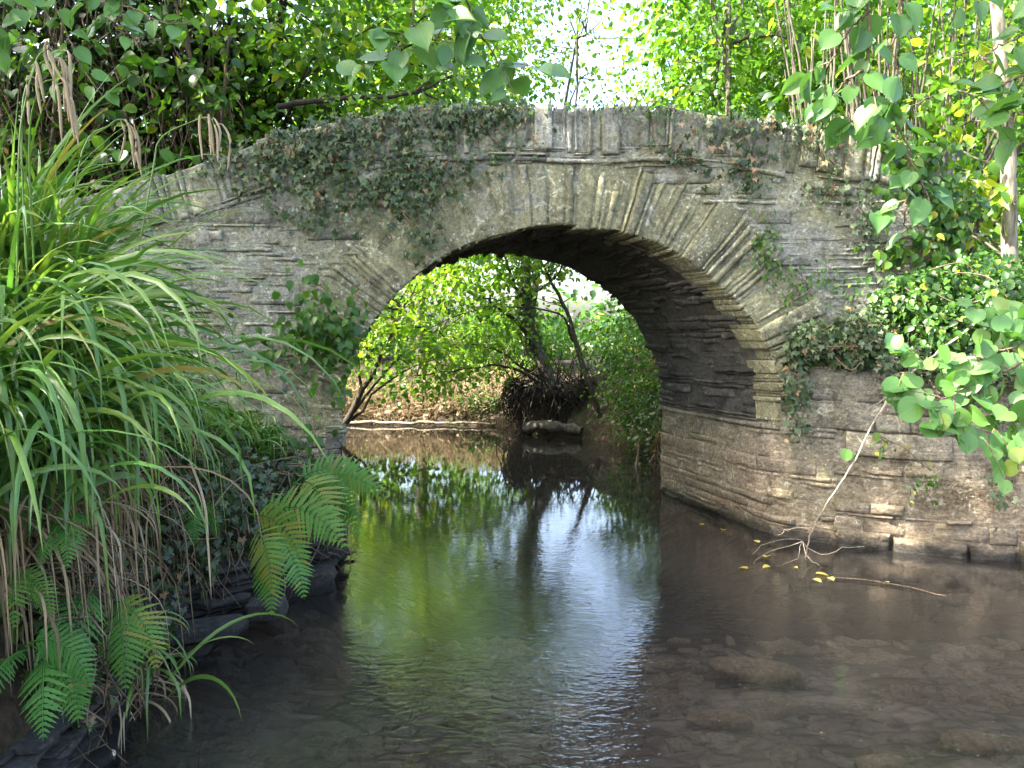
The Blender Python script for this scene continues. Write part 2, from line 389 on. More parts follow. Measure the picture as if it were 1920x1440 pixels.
# ------------------------------------------------------------------ ground and stream
CH = np.array([(-2.2, -8), (-1.75, 0), (-1.5, 1.6), (-1.52, 2.5), (-1.62, 2.95), (-1.80, 3.5), (-1.86, 4.05), (-1.52, 4.5), (-1.25, 5.0), (-1.33, 6.0),
               (-1.92, 7.93), (-3.0, 9.3), (-6.0, 10.6), (-12.0, 11.5), (-30, 12), (-30, 16.5), (-12, 15.6), (-5.5, 14.6), (-2.6, 14.1), (-0.6, 13.8), (0.15, 13.2),
               (0.35, 12.3), (1.25, 11.9), (1.9, 11.0), (2.0, 9.6), (1.56, 7.93), (2.12, 6.0), (3.6, 5.4), (6.5, 4.2), (9.0, 1.0), (10, -8)], float)

def signed(x, y):
    p = np.stack([x, y], -1); d = np.full(x.shape, 1e9); inside = np.zeros(x.shape, bool)
    for i in range(len(CH)):
        a, b = CH[i], CH[(i + 1) % len(CH)]
        e = b - a; w = p - a
        t = np.clip((w @ e) / (e @ e), 0, 1)
        d = np.minimum(d, np.linalg.norm(w - t[..., None] * e, axis=-1))
        c = ((a[1] > y) != (b[1] > y)) & (x < (b[0] - a[0]) * (y - a[1]) / (b[1] - a[1] + 1e-12) + a[0])
        inside ^= c
    return np.where(inside, -d, d)

def ground_z(x, y):
    x = np.asarray(x, float); y = np.asarray(y, float)
    d = signed(x, y)
    nz = fbm(np.stack([x, y, 0 * x], -1), 1.1, 3, 4)
    deep = np.interp(y, [2.0, 3.6, 5.5, 9, 14], [0.12, 0.22, 0.5, 0.6, 0.3])
    bed = -np.minimum(deep, 0.04 + 0.5 * np.abs(d)) + nz * 0.03
    left = np.interp(d, [0, .06, .16, .35, .6, 1.2, 3, 8, 60], [-.15, .22, .6, 1.12, 1.36, 1.6, 1.95, 2.5, 5]) * np.interp(y, [3.9, 5.2, 6.2, 7.9, 9], [1, .62, .55, .8, .6]) + nz * 0.14 * np.clip(d * 3, 0, 1)
    wall = np.interp(d, [0, .05, .24, .6, 1.1, 2.0, 8, 60], [-.45, -.3, 1.26, 1.48, 1.85, 2.05, 2.5, 5]) + nz * 0.08 * np.clip(d - .2, 0, 1)
    far = np.interp(d, [0, .1, .4, 1.2, 3, 8, 40], [-.1, .12, .30, .62, .95, 1.1, 1.3]) + nz * 0.15 * np.clip(d * 2, 0, 1)
    rightfar = np.interp(d, [0, .1, .5, 1.2, 3, 8, 40], [-.1, .2, .7, 1.25, 1.7, 1.9, 2.2]) + nz * 0.15 * np.clip(d * 2, 0, 1)
    out = np.where((y < 6.3) & (x > 1.0), wall, np.where((x < 0.2) & (y < 11.8), left, np.where((x > 0.9) & (y < 12.8), rightfar, far)))
    return np.where(d < 0, bed, out), d

def axis(lo, hi, fine_lo, fine_hi, step):
    a = np.arange(fine_lo, fine_hi + 1e-6, step)
    g1 = fine_lo - np.geomspace(step * 1.3, fine_lo - lo, 26)[::-1]
    g2 = fine_hi + np.geomspace(step * 1.3, hi - fine_hi, 26)
    return np.concatenate([g1, a, g2])

def make_ground():
    xs = axis(-160, 160, -5.5, 6.0, 0.07); ys = axis(-60, 260, 1.8, 15.5, 0.07)
    X, Y = np.meshgrid(xs, ys)
    Z, d = ground_z(X, Y)
    v = np.stack([X, Y, Z], -1).reshape(-1, 3)
    nx, ny = len(xs), len(ys)
    i = np.arange(ny - 1)[:, None] * nx + np.arange(nx - 1)[None]
    f = np.stack([i, i + 1, i + nx + 1, i + nx], -1).reshape(-1, 4)
    db = d.reshape(-1)[f].mean(1)
    o = mesh_object('ground', v, f, np.full(len(v), .5), np.zeros((len(v), 3)), M_soil, None, True)
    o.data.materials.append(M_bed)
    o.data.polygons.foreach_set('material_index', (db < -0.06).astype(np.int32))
    tag(o, kind='structure')
make_ground()

def make_water():
    xs = np.concatenate([np.linspace(-30, -4, 14), np.linspace(-3.6, 10, 80)]); ys = np.concatenate([np.linspace(-8, 2, 8), np.linspace(2.3, 17, 90)])
    X, Y = np.meshgrid(xs, ys); v = np.stack([X, Y, 0 * X], -1).reshape(-1, 3); nx, ny = len(xs), len(ys)
    i = np.arange(ny - 1)[:, None] * nx + np.arange(nx - 1)[None]
    f = np.stack([i, i + 1, i + nx + 1, i + nx], -1).reshape(-1, 4)
    tag(mesh_object('water', v, f, np.full(len(v), .5), np.zeros((len(v), 3)), M_water, None, True), kind='structure')
make_water()

# ------------------------------------------------------------------ stonework
FY = 6.0                          # the bridge's near face
CX, Z0, AA, BB, RING = 0.40, 0.90, 1.73, 1.557, 0.50
SKEW, DEPTH = -0.303, 1.93

def warp(v):
    return v + np.stack([vnoise(v, 1.6, 11) * 0.012 + vnoise(v, 7, 14) * 0.006, vnoise(v, 1.5, 12) * 0.03, vnoise(v, 1.7, 13) * 0.014 + vnoise(v, 8, 15) * 0.006], -1)

def tile(acc, fmap, u0, u1, v0, v1, r, depth=0.12, cham=0.018, amp=0.012, protr=None, cell=0.035, gap=0.004, su=1.0, sv=1.0, tone=None, grain_v=True):
    """one rough stone: a noisy front face with worn edges and sides running back"""
    nu = int(np.clip(round((u1 - u0) * su / cell), 1, 14)); nv = int(np.clip(round((v1 - v0) * sv / cell), 1, 18))
    gu, gv = gap / su, gap / sv
    iu, iv = min(0.012 / su, (u1 - u0) * .22), min(0.012 / sv, (v1 - v0) * .22)
    U = np.concatenate([[u0 + gu, u0 + gu], np.linspace(u0 + gu + iu, u1 - gu - iu, nu + 1), [u1 - gu, u1 - gu]])
    Vv = np.concatenate([[v0 + gv, v0 + gv], np.linspace(v0 + gv + iv, v1 - gv - iv, nv + 1), [v1 - gv, v1 - gv]])
    a, b = np.meshgrid(U, Vv)
    if protr is None: protr = r.normal(0, 0.010)
    h = np.full(a.shape, protr)
    base = fmap(a, b, np.zeros(a.shape))
    h = h + amp * fbm(base, 9.0, 5, 3) + 0.6 * amp * vnoise(base, 30.0, 8)
    tl = r.normal(0, 0.012, 2)
    h = h + tl[0] * (a - u0) / (u1 - u0 + 1e-9) + tl[1] * (b - v0) / (v1 - v0 + 1e-9)
    ring = np.zeros(a.shape, bool); ring[[1, -2], :] = True; ring[:, [1, -2]] = True
    h = np.where(ring, h - cham, h)
    outer = np.zeros(a.shape, bool); outer[[0, -1], :] = True; outer[:, [0, -1]] = True
    h = np.where(outer, -depth, h)
    W = fmap(a, b, h)
    ny, nx = a.shape
    i = np.arange(ny - 1)[:, None] * nx + np.arange(nx - 1)[None]
    f = np.stack([i, i + 1, i + nx + 1, i + nx], -1).reshape(-1, 4)
    off = r.uniform(0, 30, 2)
    g = np.stack([a * su + off[0], b * sv + off[1], 0 * a], -1) if grain_v else np.stack([b * sv + off[0], a * su + off[1], 0 * a], -1)
    acc.add(W.reshape(-1, 3), f, r.uniform(0.2, 0.85) if tone is None else tone, g.reshape(-1, 3))

TOPX = []; TOPZ = []
for px, py in [(-300, 470), (150, 376), (230, 352), (330, 318), (450, 278), (600, 236), (700, 217), (800, 207), (930, 202), (1100, 203), (1250, 200), (1330, 213), (1450, 228), (1560, 243), (1680, 262), (1790, 282)]:
    q = P(px, py, FY); TOPX.append(q[0]); TOPZ.append(q[2])
def top(x): return np.interp(x, TOPX, TOPZ)
XL, XR = TOPX[0], TOPX[-1]
COP = 0.34

bridge = thing('stone_bridge', 'old humpbacked slate bridge with one round arch over the stream', 'bridge', (CX, FY, 0))

def in_ring(x, z, r): return ((x - CX) / (AA + r)) ** 2 + (np.maximum(z - Z0, 0) / (BB + r)) ** 2 < 1

def face_map(u, v, h): return np.stack([u, FY - h, v], -1)

def sheet(acc, fmap, u0, u1, v0, v1, cell, mean, amp, keep=None, su=1.0, sv=1.0, grain_v=True, seed=40):
    """lime mortar and lichen crust filling the joints and lapping over the lower stones"""
    U = np.linspace(u0, u1, max(2, int((u1 - u0) * su / cell))); Vv = np.linspace(v0, v1, max(2, int((v1 - v0) * sv / cell)))
    a, b = np.meshgrid(U, Vv); base = fmap(a, b, 0 * a)
    h = mean + amp * (.8 * fbm(base, 2.2, seed, 2) + .55 * fbm(base, 8.0, seed + 5, 3))
    W = fmap(a, b, h); ny, nx = a.shape
    i = np.arange(ny - 1)[:, None] * nx + np.arange(nx - 1)[None]
    f = np.stack([i, i + 1, i + nx + 1, i + nx], -1).reshape(-1, 4)
    if keep is not None:
        k = keep(base).reshape(-1); f = f[k[f].all(1)]
    g = np.stack([a * su, b * sv, 0 * a], -1) if grain_v else np.stack([b * sv, a * su, 0 * a], -1)
    acc.add(W.reshape(-1, 3), f, (.5 + .25 * fbm(base, 1.7, seed + 9, 3)).reshape(-1), g.reshape(-1, 3))

def path_map(pts):
    q = np.asarray(pts, float); L = np.concatenate([[0], np.cumsum(np.linalg.norm(np.diff(q, axis=0), axis=1))])
    t = np.gradient(q, axis=0); t = t / np.linalg.norm(t, axis=1, keepdims=True); nr = np.stack([t[:, 1], -t[:, 0]], -1)
    def m(u, v, h):
        I = lambda c: np.interp(u, L, c)
        return np.stack([I(q[:, 0]) + I(nr[:, 0]) * h, I(q[:, 1]) + I(nr[:, 1]) * h, v + 0 * u], -1)
    return m, L[-1]
_b = np.linspace(0, 1, 14)[:, None]
_c0, _c1, _c2 = np.array([2.0, 6.40]), np.array([2.13, 5.98]), np.array([2.50, 5.845])
CORNER = (1 - _b) ** 2 * _c0 + 2 * _b * (1 - _b) * _c1 + _b ** 2 * _c2
_far = np.array([CX + AA + SKEW * DEPTH, FY + DEPTH]); _fl = np.array([CX - AA + SKEW * DEPTH, FY + DEPTH])
_pr = np.concatenate([np.linspace(_far, _c0, 12)[:-1], CORNER]); _pl = np.linspace(np.array([CX - AA, FY]), _fl, 12)
_mr, _lr = path_map(_pr); _ml, _ll = path_map(_pl)
JAMB = {1: (_mr, _lr), -1: (_ml, _ll)}

def spandrel():
    r = rnd('spandrel'); acc = Acc()
    z = -0.5
    while z < 3.4:
        hh = r.choice([.018, .025, .035, .05, .08, .12], p=[.2, .24, .22, .16, .12, .06])
        for lo, hi in ((XL, CX), (CX, XR)):
            x = lo + r.uniform(-.2, 0)
            while x < hi:
                w = r.uniform(.10, .46) * (0.7 + hh * 5)
                x1 = min(x + w, hi)
                xc, zc = (x + x1) / 2, z + hh / 2
                if x1 - x > .03 and zc < top(xc) - COP + .05:
                    if zc < Z0:
                        ok = (x1 <= CX - AA + .02) or (x >= CX + AA - .02)
                        if not ok and not (CX - AA < xc < CX + AA): ok = True; x1, x = (min(x1, CX - AA), x) if xc < CX else (x1, max(x, CX + AA))
                    else:
                        ok = not in_ring(xc, zc, RING - 0.03)
                    if xc > CX and zc < Z0 + .1: ok = False
                    if ok and x1 - x > .03:
                        sl = -0.05 if xc < -0.5 else 0.0
                        tile(acc, lambda u, v, h: face_map(u, v + sl * (u - xc) * 0 , h), x, x1, z, z + hh, r, 0.14, 0.012, 0.012, grain_v=False)
                x = x + w
        z += hh
    sheet(acc, face_map, XL, XR, -.5, 3.5, .022, .005, .022, lambda q: (q[..., 2] < top(q[..., 0]) - COP + .06) & ~in_ring(q[..., 0], q[..., 2], RING - .02) & ~((abs(q[..., 0] - CX) < AA - .02) & (q[..., 2] < Z0)) & ~((q[..., 0] > CX) & (q[..., 2] < Z0)), grain_v=False)
    acc.build('spandrel_wall', M_face, bridge, True, warp)
spandrel()

def ring_pt(th, rr, w): return np.stack([CX + (AA + rr) * np.cos(th) + SKEW * w, FY + w, Z0 + (BB + rr) * np.sin(th)], -1)

def arch_ring():
    r = rnd('ring'); acc = Acc(); th = -0.01
    while th < math.pi:
        wm = r.choice([.03, .045, .06, .09, .14, .2], p=[.26, .24, .2, .15, .10, .05])
        d = wm / 1.95
        t1 = th + d
        rin = r.normal(0, 0.010) - 0.003; rout = RING + r.normal(0, .05)
        if r.random() < .22 and wm < .12: rout -= r.uniform(.1, .25)
        pr = r.normal(0.005, 0.009)
        def fm(u, v, h): return ring_pt(u, v, -h)
        tile(acc, fm, th, t1, rin, rout, r, 0.34, 0.014, 0.011, protr=pr, su=1.9, sv=1.0, tone=r.uniform(.3, .85))
        if rout < RING - .08:
            tile(acc, fm, th, t1, rout, RING, r, 0.3, 0.014, 0.011, protr=pr * .5, su=1.9, sv=1.0)
        th = t1
    sheet(acc, fm, -.01, math.pi, .012, RING + .02, .022, -.001, .019, su=1.9)
    acc.build('arch_ring', M_ring, bridge, True, warp)
arch_ring()

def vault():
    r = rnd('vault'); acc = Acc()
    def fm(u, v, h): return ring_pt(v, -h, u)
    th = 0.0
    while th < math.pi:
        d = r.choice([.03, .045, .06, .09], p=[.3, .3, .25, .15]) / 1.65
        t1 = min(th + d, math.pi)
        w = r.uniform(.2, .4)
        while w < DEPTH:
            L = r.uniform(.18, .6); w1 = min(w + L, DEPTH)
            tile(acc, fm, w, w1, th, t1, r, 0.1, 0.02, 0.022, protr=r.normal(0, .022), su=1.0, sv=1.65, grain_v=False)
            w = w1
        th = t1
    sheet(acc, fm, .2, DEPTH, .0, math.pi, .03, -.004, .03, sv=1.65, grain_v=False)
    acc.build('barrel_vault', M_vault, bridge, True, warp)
    for side in (1, -1):
        pm, Lp = JAMB[side]
        def fj(u, v, h): return pm(u, v, h)
        acc = Acc(); z = -0.6
        while z < Z0 - .07:
            hh = r.choice([.04, .06, .08, .12, .16]); z1 = min(z + hh, Z0 - .055)
            w = -r.uniform(0, .3)
            while w < Lp:
                w1 = w + r.uniform(.2, .65)
                if min(w1, Lp) - max(w, 0) > .03: tile(acc, fj, max(w, 0), min(w1, Lp), z, z1, r, 0.14, 0.010, 0.010, protr=r.normal(-0.004, .008), grain_v=False)
                w = w1
            z = z1
        sheet(acc, fj, 0, Lp, -.6, Z0 - .05, .025, -.004, .016, grain_v=False)
        acc.build('abutment', M_wall, bridge, True, warp)
        acc = Acc(); w = 0.0
        while w < Lp:
            w1 = min(w + r.uniform(.4, .9), Lp)
            tile(acc, fj, w, w1, Z0 - .05, Z0 - .005, r, 0.14, 0.006, 0.006, protr=0.022 + r.normal(0, .004), grain_v=False)
            w = w1
        acc.build('springing_ledge', M_wall, bridge, True, warp)
vault()

def coping():
    r = rnd('coping'); acc = Acc(); x = XL
    while x < XR:
        w = r.choice([.03, .05, .08, .14, .24], p=[.22, .24, .22, .20, .12])
        xc = x + w / 2
        sl = (top(xc + .15) - top(xc - .15)) / .3
        hi = r.normal(0.0, .013) + (.02 if r.random() < .1 else 0); lo = -COP + r.normal(0, .025)
        lean = -sl * 0.9 + r.normal(0, .03)
        def fm(u, v, h): return np.stack([u + lean * v, FY - 0.012 - h, top(xc) + sl * (u - xc) + v], -1)
        tile(acc, fm, x, x + w, lo, hi, r, 0.34, 0.012, 0.013, protr=r.normal(0.008, .017), tone=r.uniform(.2, .85))
        x += w
    sheet(acc, lambda u, v, h: np.stack([u, FY - .012 - h, top(u) + v], -1), XL + .1, XR - .05, -COP, -.03, .022, -.012, .026)
    acc.build('coping', M_face, bridge, True, warp)
    acc = Acc(); x = XL + .1          # thin flat course under the upright coping slates
    while x < XR - .1:
        w = r.uniform(.12, .4); xc = x + w / 2
        sl = (top(xc + .15) - top(xc - .15)) / .3
        def fm(u, v, h): return np.stack([u, FY - h, top(xc) - COP + sl * (u - xc) + v], -1)
        tile(acc, fm, x, x + w, -.075, -.035, r, .2, .008, .01, protr=.02 + r.normal(0, .012), grain_v=False)
        if r.random() < .7: tile(acc, fm, x + .03, x + w, -.034, -.008, r, .2, .008, .01, protr=.028 + r.normal(0, .012), grain_v=False)
        x += w
    acc.build('string_course', M_face, bridge, True, warp)
coping()

def core():
    acc = Acc(); xs = np.unique(np.concatenate([np.linspace(XL, XR, 150), CX + AA * np.cos(np.linspace(0, np.pi, 60))]))
    def bottom(x, sh):
        t = 1 - ((x - CX - sh) / (AA + .04)) ** 2
        return np.where(t > 0, Z0 + (BB + .05) * np.sqrt(np.maximum(t, 0)), -.6)
    lift = lambda b: np.where((xs > CX + AA - .1) & (xs < 2.7), np.maximum(b, Z0 + .02), b)
    n = len(xs)
    f = np.stack([np.arange(n - 1), np.arange(n - 1) + 1, np.arange(n - 1) + 1 + n, np.arange(n - 1) + n], -1)
    for y, sh in ((FY + .05, 0.0), (FY + DEPTH - .03, SKEW * DEPTH)):
        acc.add(np.concatenate([np.stack([xs, 0 * xs + y, lift(bottom(xs, sh)) if sh == 0 else bottom(xs, sh)], -1), np.stack([xs, 0 * xs + y, top(xs) - .12], -1)]), f)
    acc.add(np.concatenate([np.stack([xs, 0 * xs + FY + .05, top(xs) - .12], -1), np.stack([xs, 0 * xs + FY + DEPTH - .03, top(xs) - .12], -1)]), f)
    for x in (XL, XR):
        acc.add([(x, FY + .05, -.6), (x, FY + DEPTH - .03, -.6), (x, FY + DEPTH - .03, top(x) - .12), (x, FY + .05, top(x) - .12)], [[0, 1, 2, 3]])
    acc.build('rubble_core', M_core, bridge)
    r = rnd('endwall'); acc = Acc(); z = .9
    while z < top(XR) - .05:                     # the bridge's right hand end, seen edge on
        hh = r.choice([.04, .06, .09]); y = FY
        while y < FY + DEPTH:
            y1 = min(y + r.uniform(.2, .5), FY + DEPTH)
            tile(acc, lambda u, v, h: np.stack([XR + .02 + h, u, v], -1), y, y1, z, z + hh, r, .1, .012, .012, grain_v=False); y = y1
        z += hh
    acc.build('end_wall', M_face, bridge, True, warp)
core()

# the low bank wall that runs on to the right
bankwall = thing('retaining_wall', 'low brown silt stained stone wall holding up the right bank beside the arch', 'wall', (3.6, 5.4, 0))
def bank_wall():
    r = rnd('bankwall'); acc = Acc(); core = Acc(); foot = Acc()
    pts = [np.array([2.10, 6.0]), np.array([3.6, 5.4]), np.array([6.5, 4.2]), np.array([9.0, 1.0])]
    for k in range(3):
        A, B = pts[k], pts[k + 1]; L = np.linalg.norm(B - A); U = (B - A) / L; N = np.array([U[1], -U[0]])
        if N[1] > 0: N = -N
        def fm(u, v, h): return np.stack([A[0] + U[0] * u + N[0] * h, A[1] + U[1] * u + N[1] * h, v], -1)
        z = -.5
        while z < 1.34:
            hh = r.choice([.03, .05, .085, .13, .19], p=[.22, .24, .24, .18, .12]); x = -r.uniform(0, .2)
            while x < L:
                w = r.uniform(.14, .5) * (.7 + hh * 4); x0, x1 = max(x, 0), min(x + w, L)
                if k == 0 and z < Z0 - .1: x0 = max(x0, .40)
                if x1 - x0 > .04: tile(acc, fm, x0, x1, z, z + hh, r, .14, .014, .015, protr=r.normal(0, .02), grain_v=False, cell=.03)
                x += w
            z += hh
        sheet(acc, fm, .40 if k == 0 else 0, L, -.5, Z0 - .06, .025, -.002, .024, grain_v=False); sheet(acc, fm, 0, L, Z0 - .06, 1.33, .025, -.002, .024, grain_v=False)
        A_ = A
        if k == 0: A = A + U * .45
        a0, b0 = A - N * .05, B - N * .05; a1, b1 = A - N * .3, B - N * .3
        core.add([(*a0, -.5), (*b0, -.5), (*b0, 1.32), (*a0, 1.32), (*a1, 1.32), (*b1, 1.32)], [[0, 1, 2, 3], [3, 2, 5, 4]])
        A = A_
        x = .42 if k == 0 else 0
        while x < L:
            w = r.uniform(.28, .6); 
            if r.random() < .85: tile(foot, fm, x, min(x + w, L), -.3, .11 + r.uniform(-.07, .07), r, .05, .03, .03, protr=.05 + r.normal(0, .022), grain_v=False, gap=.01)
            x += w
    acc.build('stone_facing', M_wall, bankwall, True, warp)
    core.build('rubble_core', M_core, bankwall)
    foot.build('footing', M_wall, bankwall, True, warp)
bank_wall()

# ------------------------------------------------------------------ plants: helpers
def rdirs(r, n): return norm(r.normal(0, 1, (n, 3)))

def crown(acc, centers, n, spread, size, r, T=BACK, tone=0.5, tsd=0.13, flat=0.5, droop=0.6, keep=None):
    m = len(centers)
    c = np.repeat(centers, n, 0); k = len(c)
    off = r.normal(0, 1, (k, 3)) * np.array([spread, spread, spread * flat])
    pos = c + off
    if keep is not None:
        q = keep(pos); pos, off = pos[q], off[q]; k = len(pos)
        ct = np.repeat(r.normal(0, .17, m), n)[q]
    else: ct = np.repeat(r.normal(0, .17, m), n)
    tip = norm(off * np.array([1, 1, .3])) * .8 + r.normal(0, .45, (k, 3)) + np.array([0, 0, -droop])
    nr = np.array([0, 0, 1.0]) + r.normal(0, .55, (k, 3))
    inst(acc, T, pos, tip, nr, size * r.uniform(.5, 1.3, k), np.clip(tone + ct + r.normal(0, tsd, k), 0, 1))

def ell(r, n, c, rad, shell=0.0):
    d = rdirs(r, n) * (r.uniform(shell ** 3, 1, (n, 1)) ** (1 / 3))
    return np.asarray(c) + d * np.asarray(rad)

def tree(name, label, base, crownc, rad, r0, ncl, npc, spread, size, mat, bark, lean=None, T=BACK, tone=.5, limbs=7, group=None, keep=None, cat='tree', shell=0.35, twigs=40, fork=0.45, flat=.5):
    r = rnd(label)
    base = np.asarray(base, float); crownc = np.asarray(crownc, float)
    t = thing(name, label, cat, base, group)
    ctrl = [base - np.array([0, 0, .3]), base * .65 + crownc * .35 + (np.array(lean) if lean is not None else r.normal(0, .12, 3) * [1, 1, 0]), crownc + np.array([0, 0, rad[2] * .4])]
    tp = smooth_path(ctrl, 18, .012, r)
    a = Acc(); tube(a, tp, np.interp(np.linspace(0, 1, 18), [0, .08, .5, 1], [r0 * 1.35, r0, r0 * .75, r0 * .12]), 10, .5)
    a.build('trunk', bark, t, True)
    cl = ell(r, ncl, crownc, rad, shell)
    lp = []
    for i in range(limbs):
        a = Acc()
        s = tp[int(np.interp(r.uniform(fork, .95), [0, 1], [0, 17]))]
        e = cl[r.integers(ncl)]
        pth = smooth_path([s, s * .5 + e * .5 + np.array([0, 0, .12]) * np.linalg.norm(e - s), e], 10, .012, r)
        tube(a, pth, np.linspace(r0 * .42, r0 * .06, 10), 6, .5); lp.append(pth); a.build('limb', bark, t, True)
    lp = np.concatenate(lp); a = Acc()
    for i in r.choice(ncl, min(twigs, ncl), replace=False):
        e = cl[i]; s = lp[np.argmin(np.linalg.norm(lp - e, axis=1))]
        if keep is not None and not keep(e[None])[0]: continue
        tube(a, smooth_path([s, (s + e) / 2 + r.normal(0, .06, 3), e + norm(e - s) * spread], 6), np.linspace(r0 * .14, .003, 6), 4, .45)
    a.build('twigs', bark, t, True)
    a = Acc(); crown(a, cl, npc, spread, size, r, T, tone, keep=keep, flat=flat)
    a.build('crown', mat, t, T is not SMALL)
    return t

# sunlight comes from the upper left, a little behind the camera
SUN = norm(np.array([-0.64, -0.17, 0.75]))
SUNNY = [(P(1885, 300, 6.5), .3), (P(1890, 430, 6.5), .28), (P(1530, 250, 6.0), .24), (P(1600, 265, 6.0), .24), (P(1665, 262, 6.0), .22), (P(1690, 545, 5.7), .38), (P(1760, 560, 5.5), .36), (P(1860, 540, 5.6), .3),
         (P(1650, 960, 5.3), .2), (P(1700, 1000, 5.25), .14), (P(880, 760, 14.4), .6), (P(760, 760, 14.4), .6), (P(820, 770, 14.3), .5), (P(1830, 420, 8), .6), (P(1780, 640, 3.1), .25), (P(1880, 700, 3.0), .2),
         (P(200, 660, 3.0), .16), (P(130, 560, 3.0), .16), (P(330, 640, 3.4), .16), (P(180, 850, 2.9), .14), (P(60, 780, 2.8), .14)]
SUNNY += [(P(1600, 930, 5.3), .20), (P(1735, 985, 5.2), .18), (P(1860, 1000, 5.0), .14), (P(1555, 830, 5.5), .13), (P(1100, 330, 6.0), .10), (np.array([-1.9, 14.4, .3]), 1.0), (np.array([-.7, 14.2, .3]), .6), (np.array([-1.3, 12.5, 2.2]), .9), (np.array([-.4, 15.5, 1.3]), .7)]
def no_gap(pos):  # carves crowns open along the sun's rays so the chosen spots are lit
    ok = np.ones(len(pos), bool)
    for c, rr in SUNNY:
        w = pos - c; t = w @ SUN
        d = np.linalg.norm(w - t[:, None] * SUN, axis=1)
        ok &= ~((d < rr) & (t > 1.5))
    return ok

# ------------------------------------------------------------------ trees behind the bridge
def gz(x, y): return float(ground_z(np.array([x]), np.array([y]))[0][0])
def at(x, y): return np.array([x, y, gz(x, y)])

tree('lime_tree', 'bright leafy lime tree whose dark limb reaches over the left half of the bridge', at(-4.2, 10.5), (-2.7, 9.8, 5.3), (2.4, 1.9, 2.6), .13, 210, 75, .34, .11, M_lime, M_dbark, tone=.5, limbs=10, keep=no_gap)
tree('lime_tree', 'tall yellow green lime tree left of the white sky gap', at(-1.9, 16.5), (-1.4, 15.5, 7.0), (2.0, 1.8, 4.4), .14, 190, 70, .4, .12, M_lime, M_bark, tone=.62, limbs=8, keep=no_gap)
tree('slim_tree', 'slim grey trunk with a dark vine standing behind the parapet right of the arch crown', at(2.5, 8.6), (2.9, 10.6, 6.0), (1.4, 1.0, 2.5), .085, 105, 55, .32, .095, M_lime, M_bark, tone=.36, limbs=9, fork=.72)
tree('sycamore_tree', 'airy small leaved tree beyond the slim trunk right of the sky gap', at(4.0, 13.5), (4.2, 13.2, 6.2), (1.9, 1.8, 3.2), .12, 190, 65, .38, .11, M_lime, M_bark, tone=.42, limbs=8)
tree('sycamore_tree', 'bushy green tree behind the coppice poles on the right', at(6.0, 12.5), (5.6, 12.0, 5.4), (2.4, 2.0, 3.2), .14, 180, 60, .4, .11, M_lime, M_bark, tone=.6, limbs=8)
tree('sycamore_tree', 'yellowing tree at the far right edge behind the pale trunk', at(8.0, 11.5), (7.4, 10.8, 4.6), (2.0, 1.8, 2.6), .12, 100, 50, .36, .10, M_lime, M_bark, tone=.55, limbs=8, keep=no_gap)

# the pale sunlit trunk at the right edge, its own low yellow leaves
def pale_tree():
    r = rnd('pale'); b = P(1893, 540, 6.5); b[2] = gz(b[0], b[1])
    t = thing('pale_tree', 'pale barked trunk at the right edge with patches of sun on it', 'tree', b)
    a = Acc(); p = smooth_path([b - [0, 0, .4], P(1893, 450, 6.5), P(1888, 250, 6.5), P(1872, 40, 6.6), P(1850, -250, 6.9)], 24, .006, r)
    tube(a, p, np.linspace(.07, .042, 24), 12); a.build('trunk', M_pbark, t, True)
    a = Acc(); cl = []
    for px, py, Y in [(1720, 330, 7.0), (1760, 390, 7.3), (1830, 330, 6.9), (1700, 420, 7.2), (1800, 450, 7.0), (1860, 120, 6.7), (1700, 200, 7.4), (1780, 240, 7.2), (1905, 380, 6.4), (1760, 120, 7.4), (1830, 200, 7.0), (1740, 300, 7.0), (1790, 340, 6.8), (1880, 180, 6.3)]:
        e = P(px, py, Y); s = p[np.argmin(abs(p[:, 2] - e[2] + .3))]
        q = smooth_path([s, (s + e) / 2 + [0, 0, .12], e], 10, .01, r); tube(a, q, np.linspace(.014, .004, 10), 5); cl += list(q[4:])
    a.build('limb', M_bark, t, True)
    a = Acc(); crown(a, np.array(cl), 6, .13, .10, r, MEDL, .66, .2, .45)
    crown(a, ell(r, 60, P(1800, -260, 7.0), (1.6, 1.4, 1.0)), 40, .3, .1, r, BACK, .5, keep=no_gap)
    a.build('crown', M_lime, t, True)
pale_tree()

# grey coppice poles on the right: every clump a shrub of many poles
def coppice(name, label, base, n, h, spread, tone, r0, leafn, mat=M_green, bark=M_bark, tilt=.12, lsize=.10, top_only=False, lean=(0, 0, 0)):
    r = rnd(label); b = np.asarray(base, float)
    t = thing(name, label, 'shrub', b); cl = []
    for i in range(n):
        a = Acc()
        o = np.append(r.normal(0, spread, 2), 0); s = b + o - [0, 0, .2]
        e = s + np.array([r.normal(0, tilt) * h, r.normal(0, tilt * .6) * h, h * r.uniform(.75, 1.1)]) + np.asarray(lean) * h
        p = smooth_path([s, (s + e) / 2 + np.append(r.normal(0, .06, 2), 0) + np.array(lean) * -.1 * h, e], 14, .008, r)
        tube(a, p, np.linspace(r0 * r.uniform(.6, 1.3), r0 * .25, 14), 6, r.uniform(.25, .8)); cl += list(p[5 if not top_only else 9:]); a.build('pole', bark, t, True)
    cl = np.array(cl); a = Acc()
    crown(a, cl[r.choice(len(cl), min(leafn, len(cl)), replace=False)], 8, .26, lsize, r, MEDL, tone, .2, .7, keep=no_gap)
    a.build('leaves', mat, t, True)
coppice('hazel_coppice', 'clump of upright grey hazel poles behind the right end of the parapet', at(3.65, 8.2), 40, 4.2, .34, .38, .026, 45)
coppice('hazel_coppice', 'thinner hazel poles right of the bridge end with sunlit lower leaves', at(4.75, 8.8), 24, 4.4, .36, .58, .022, 70)
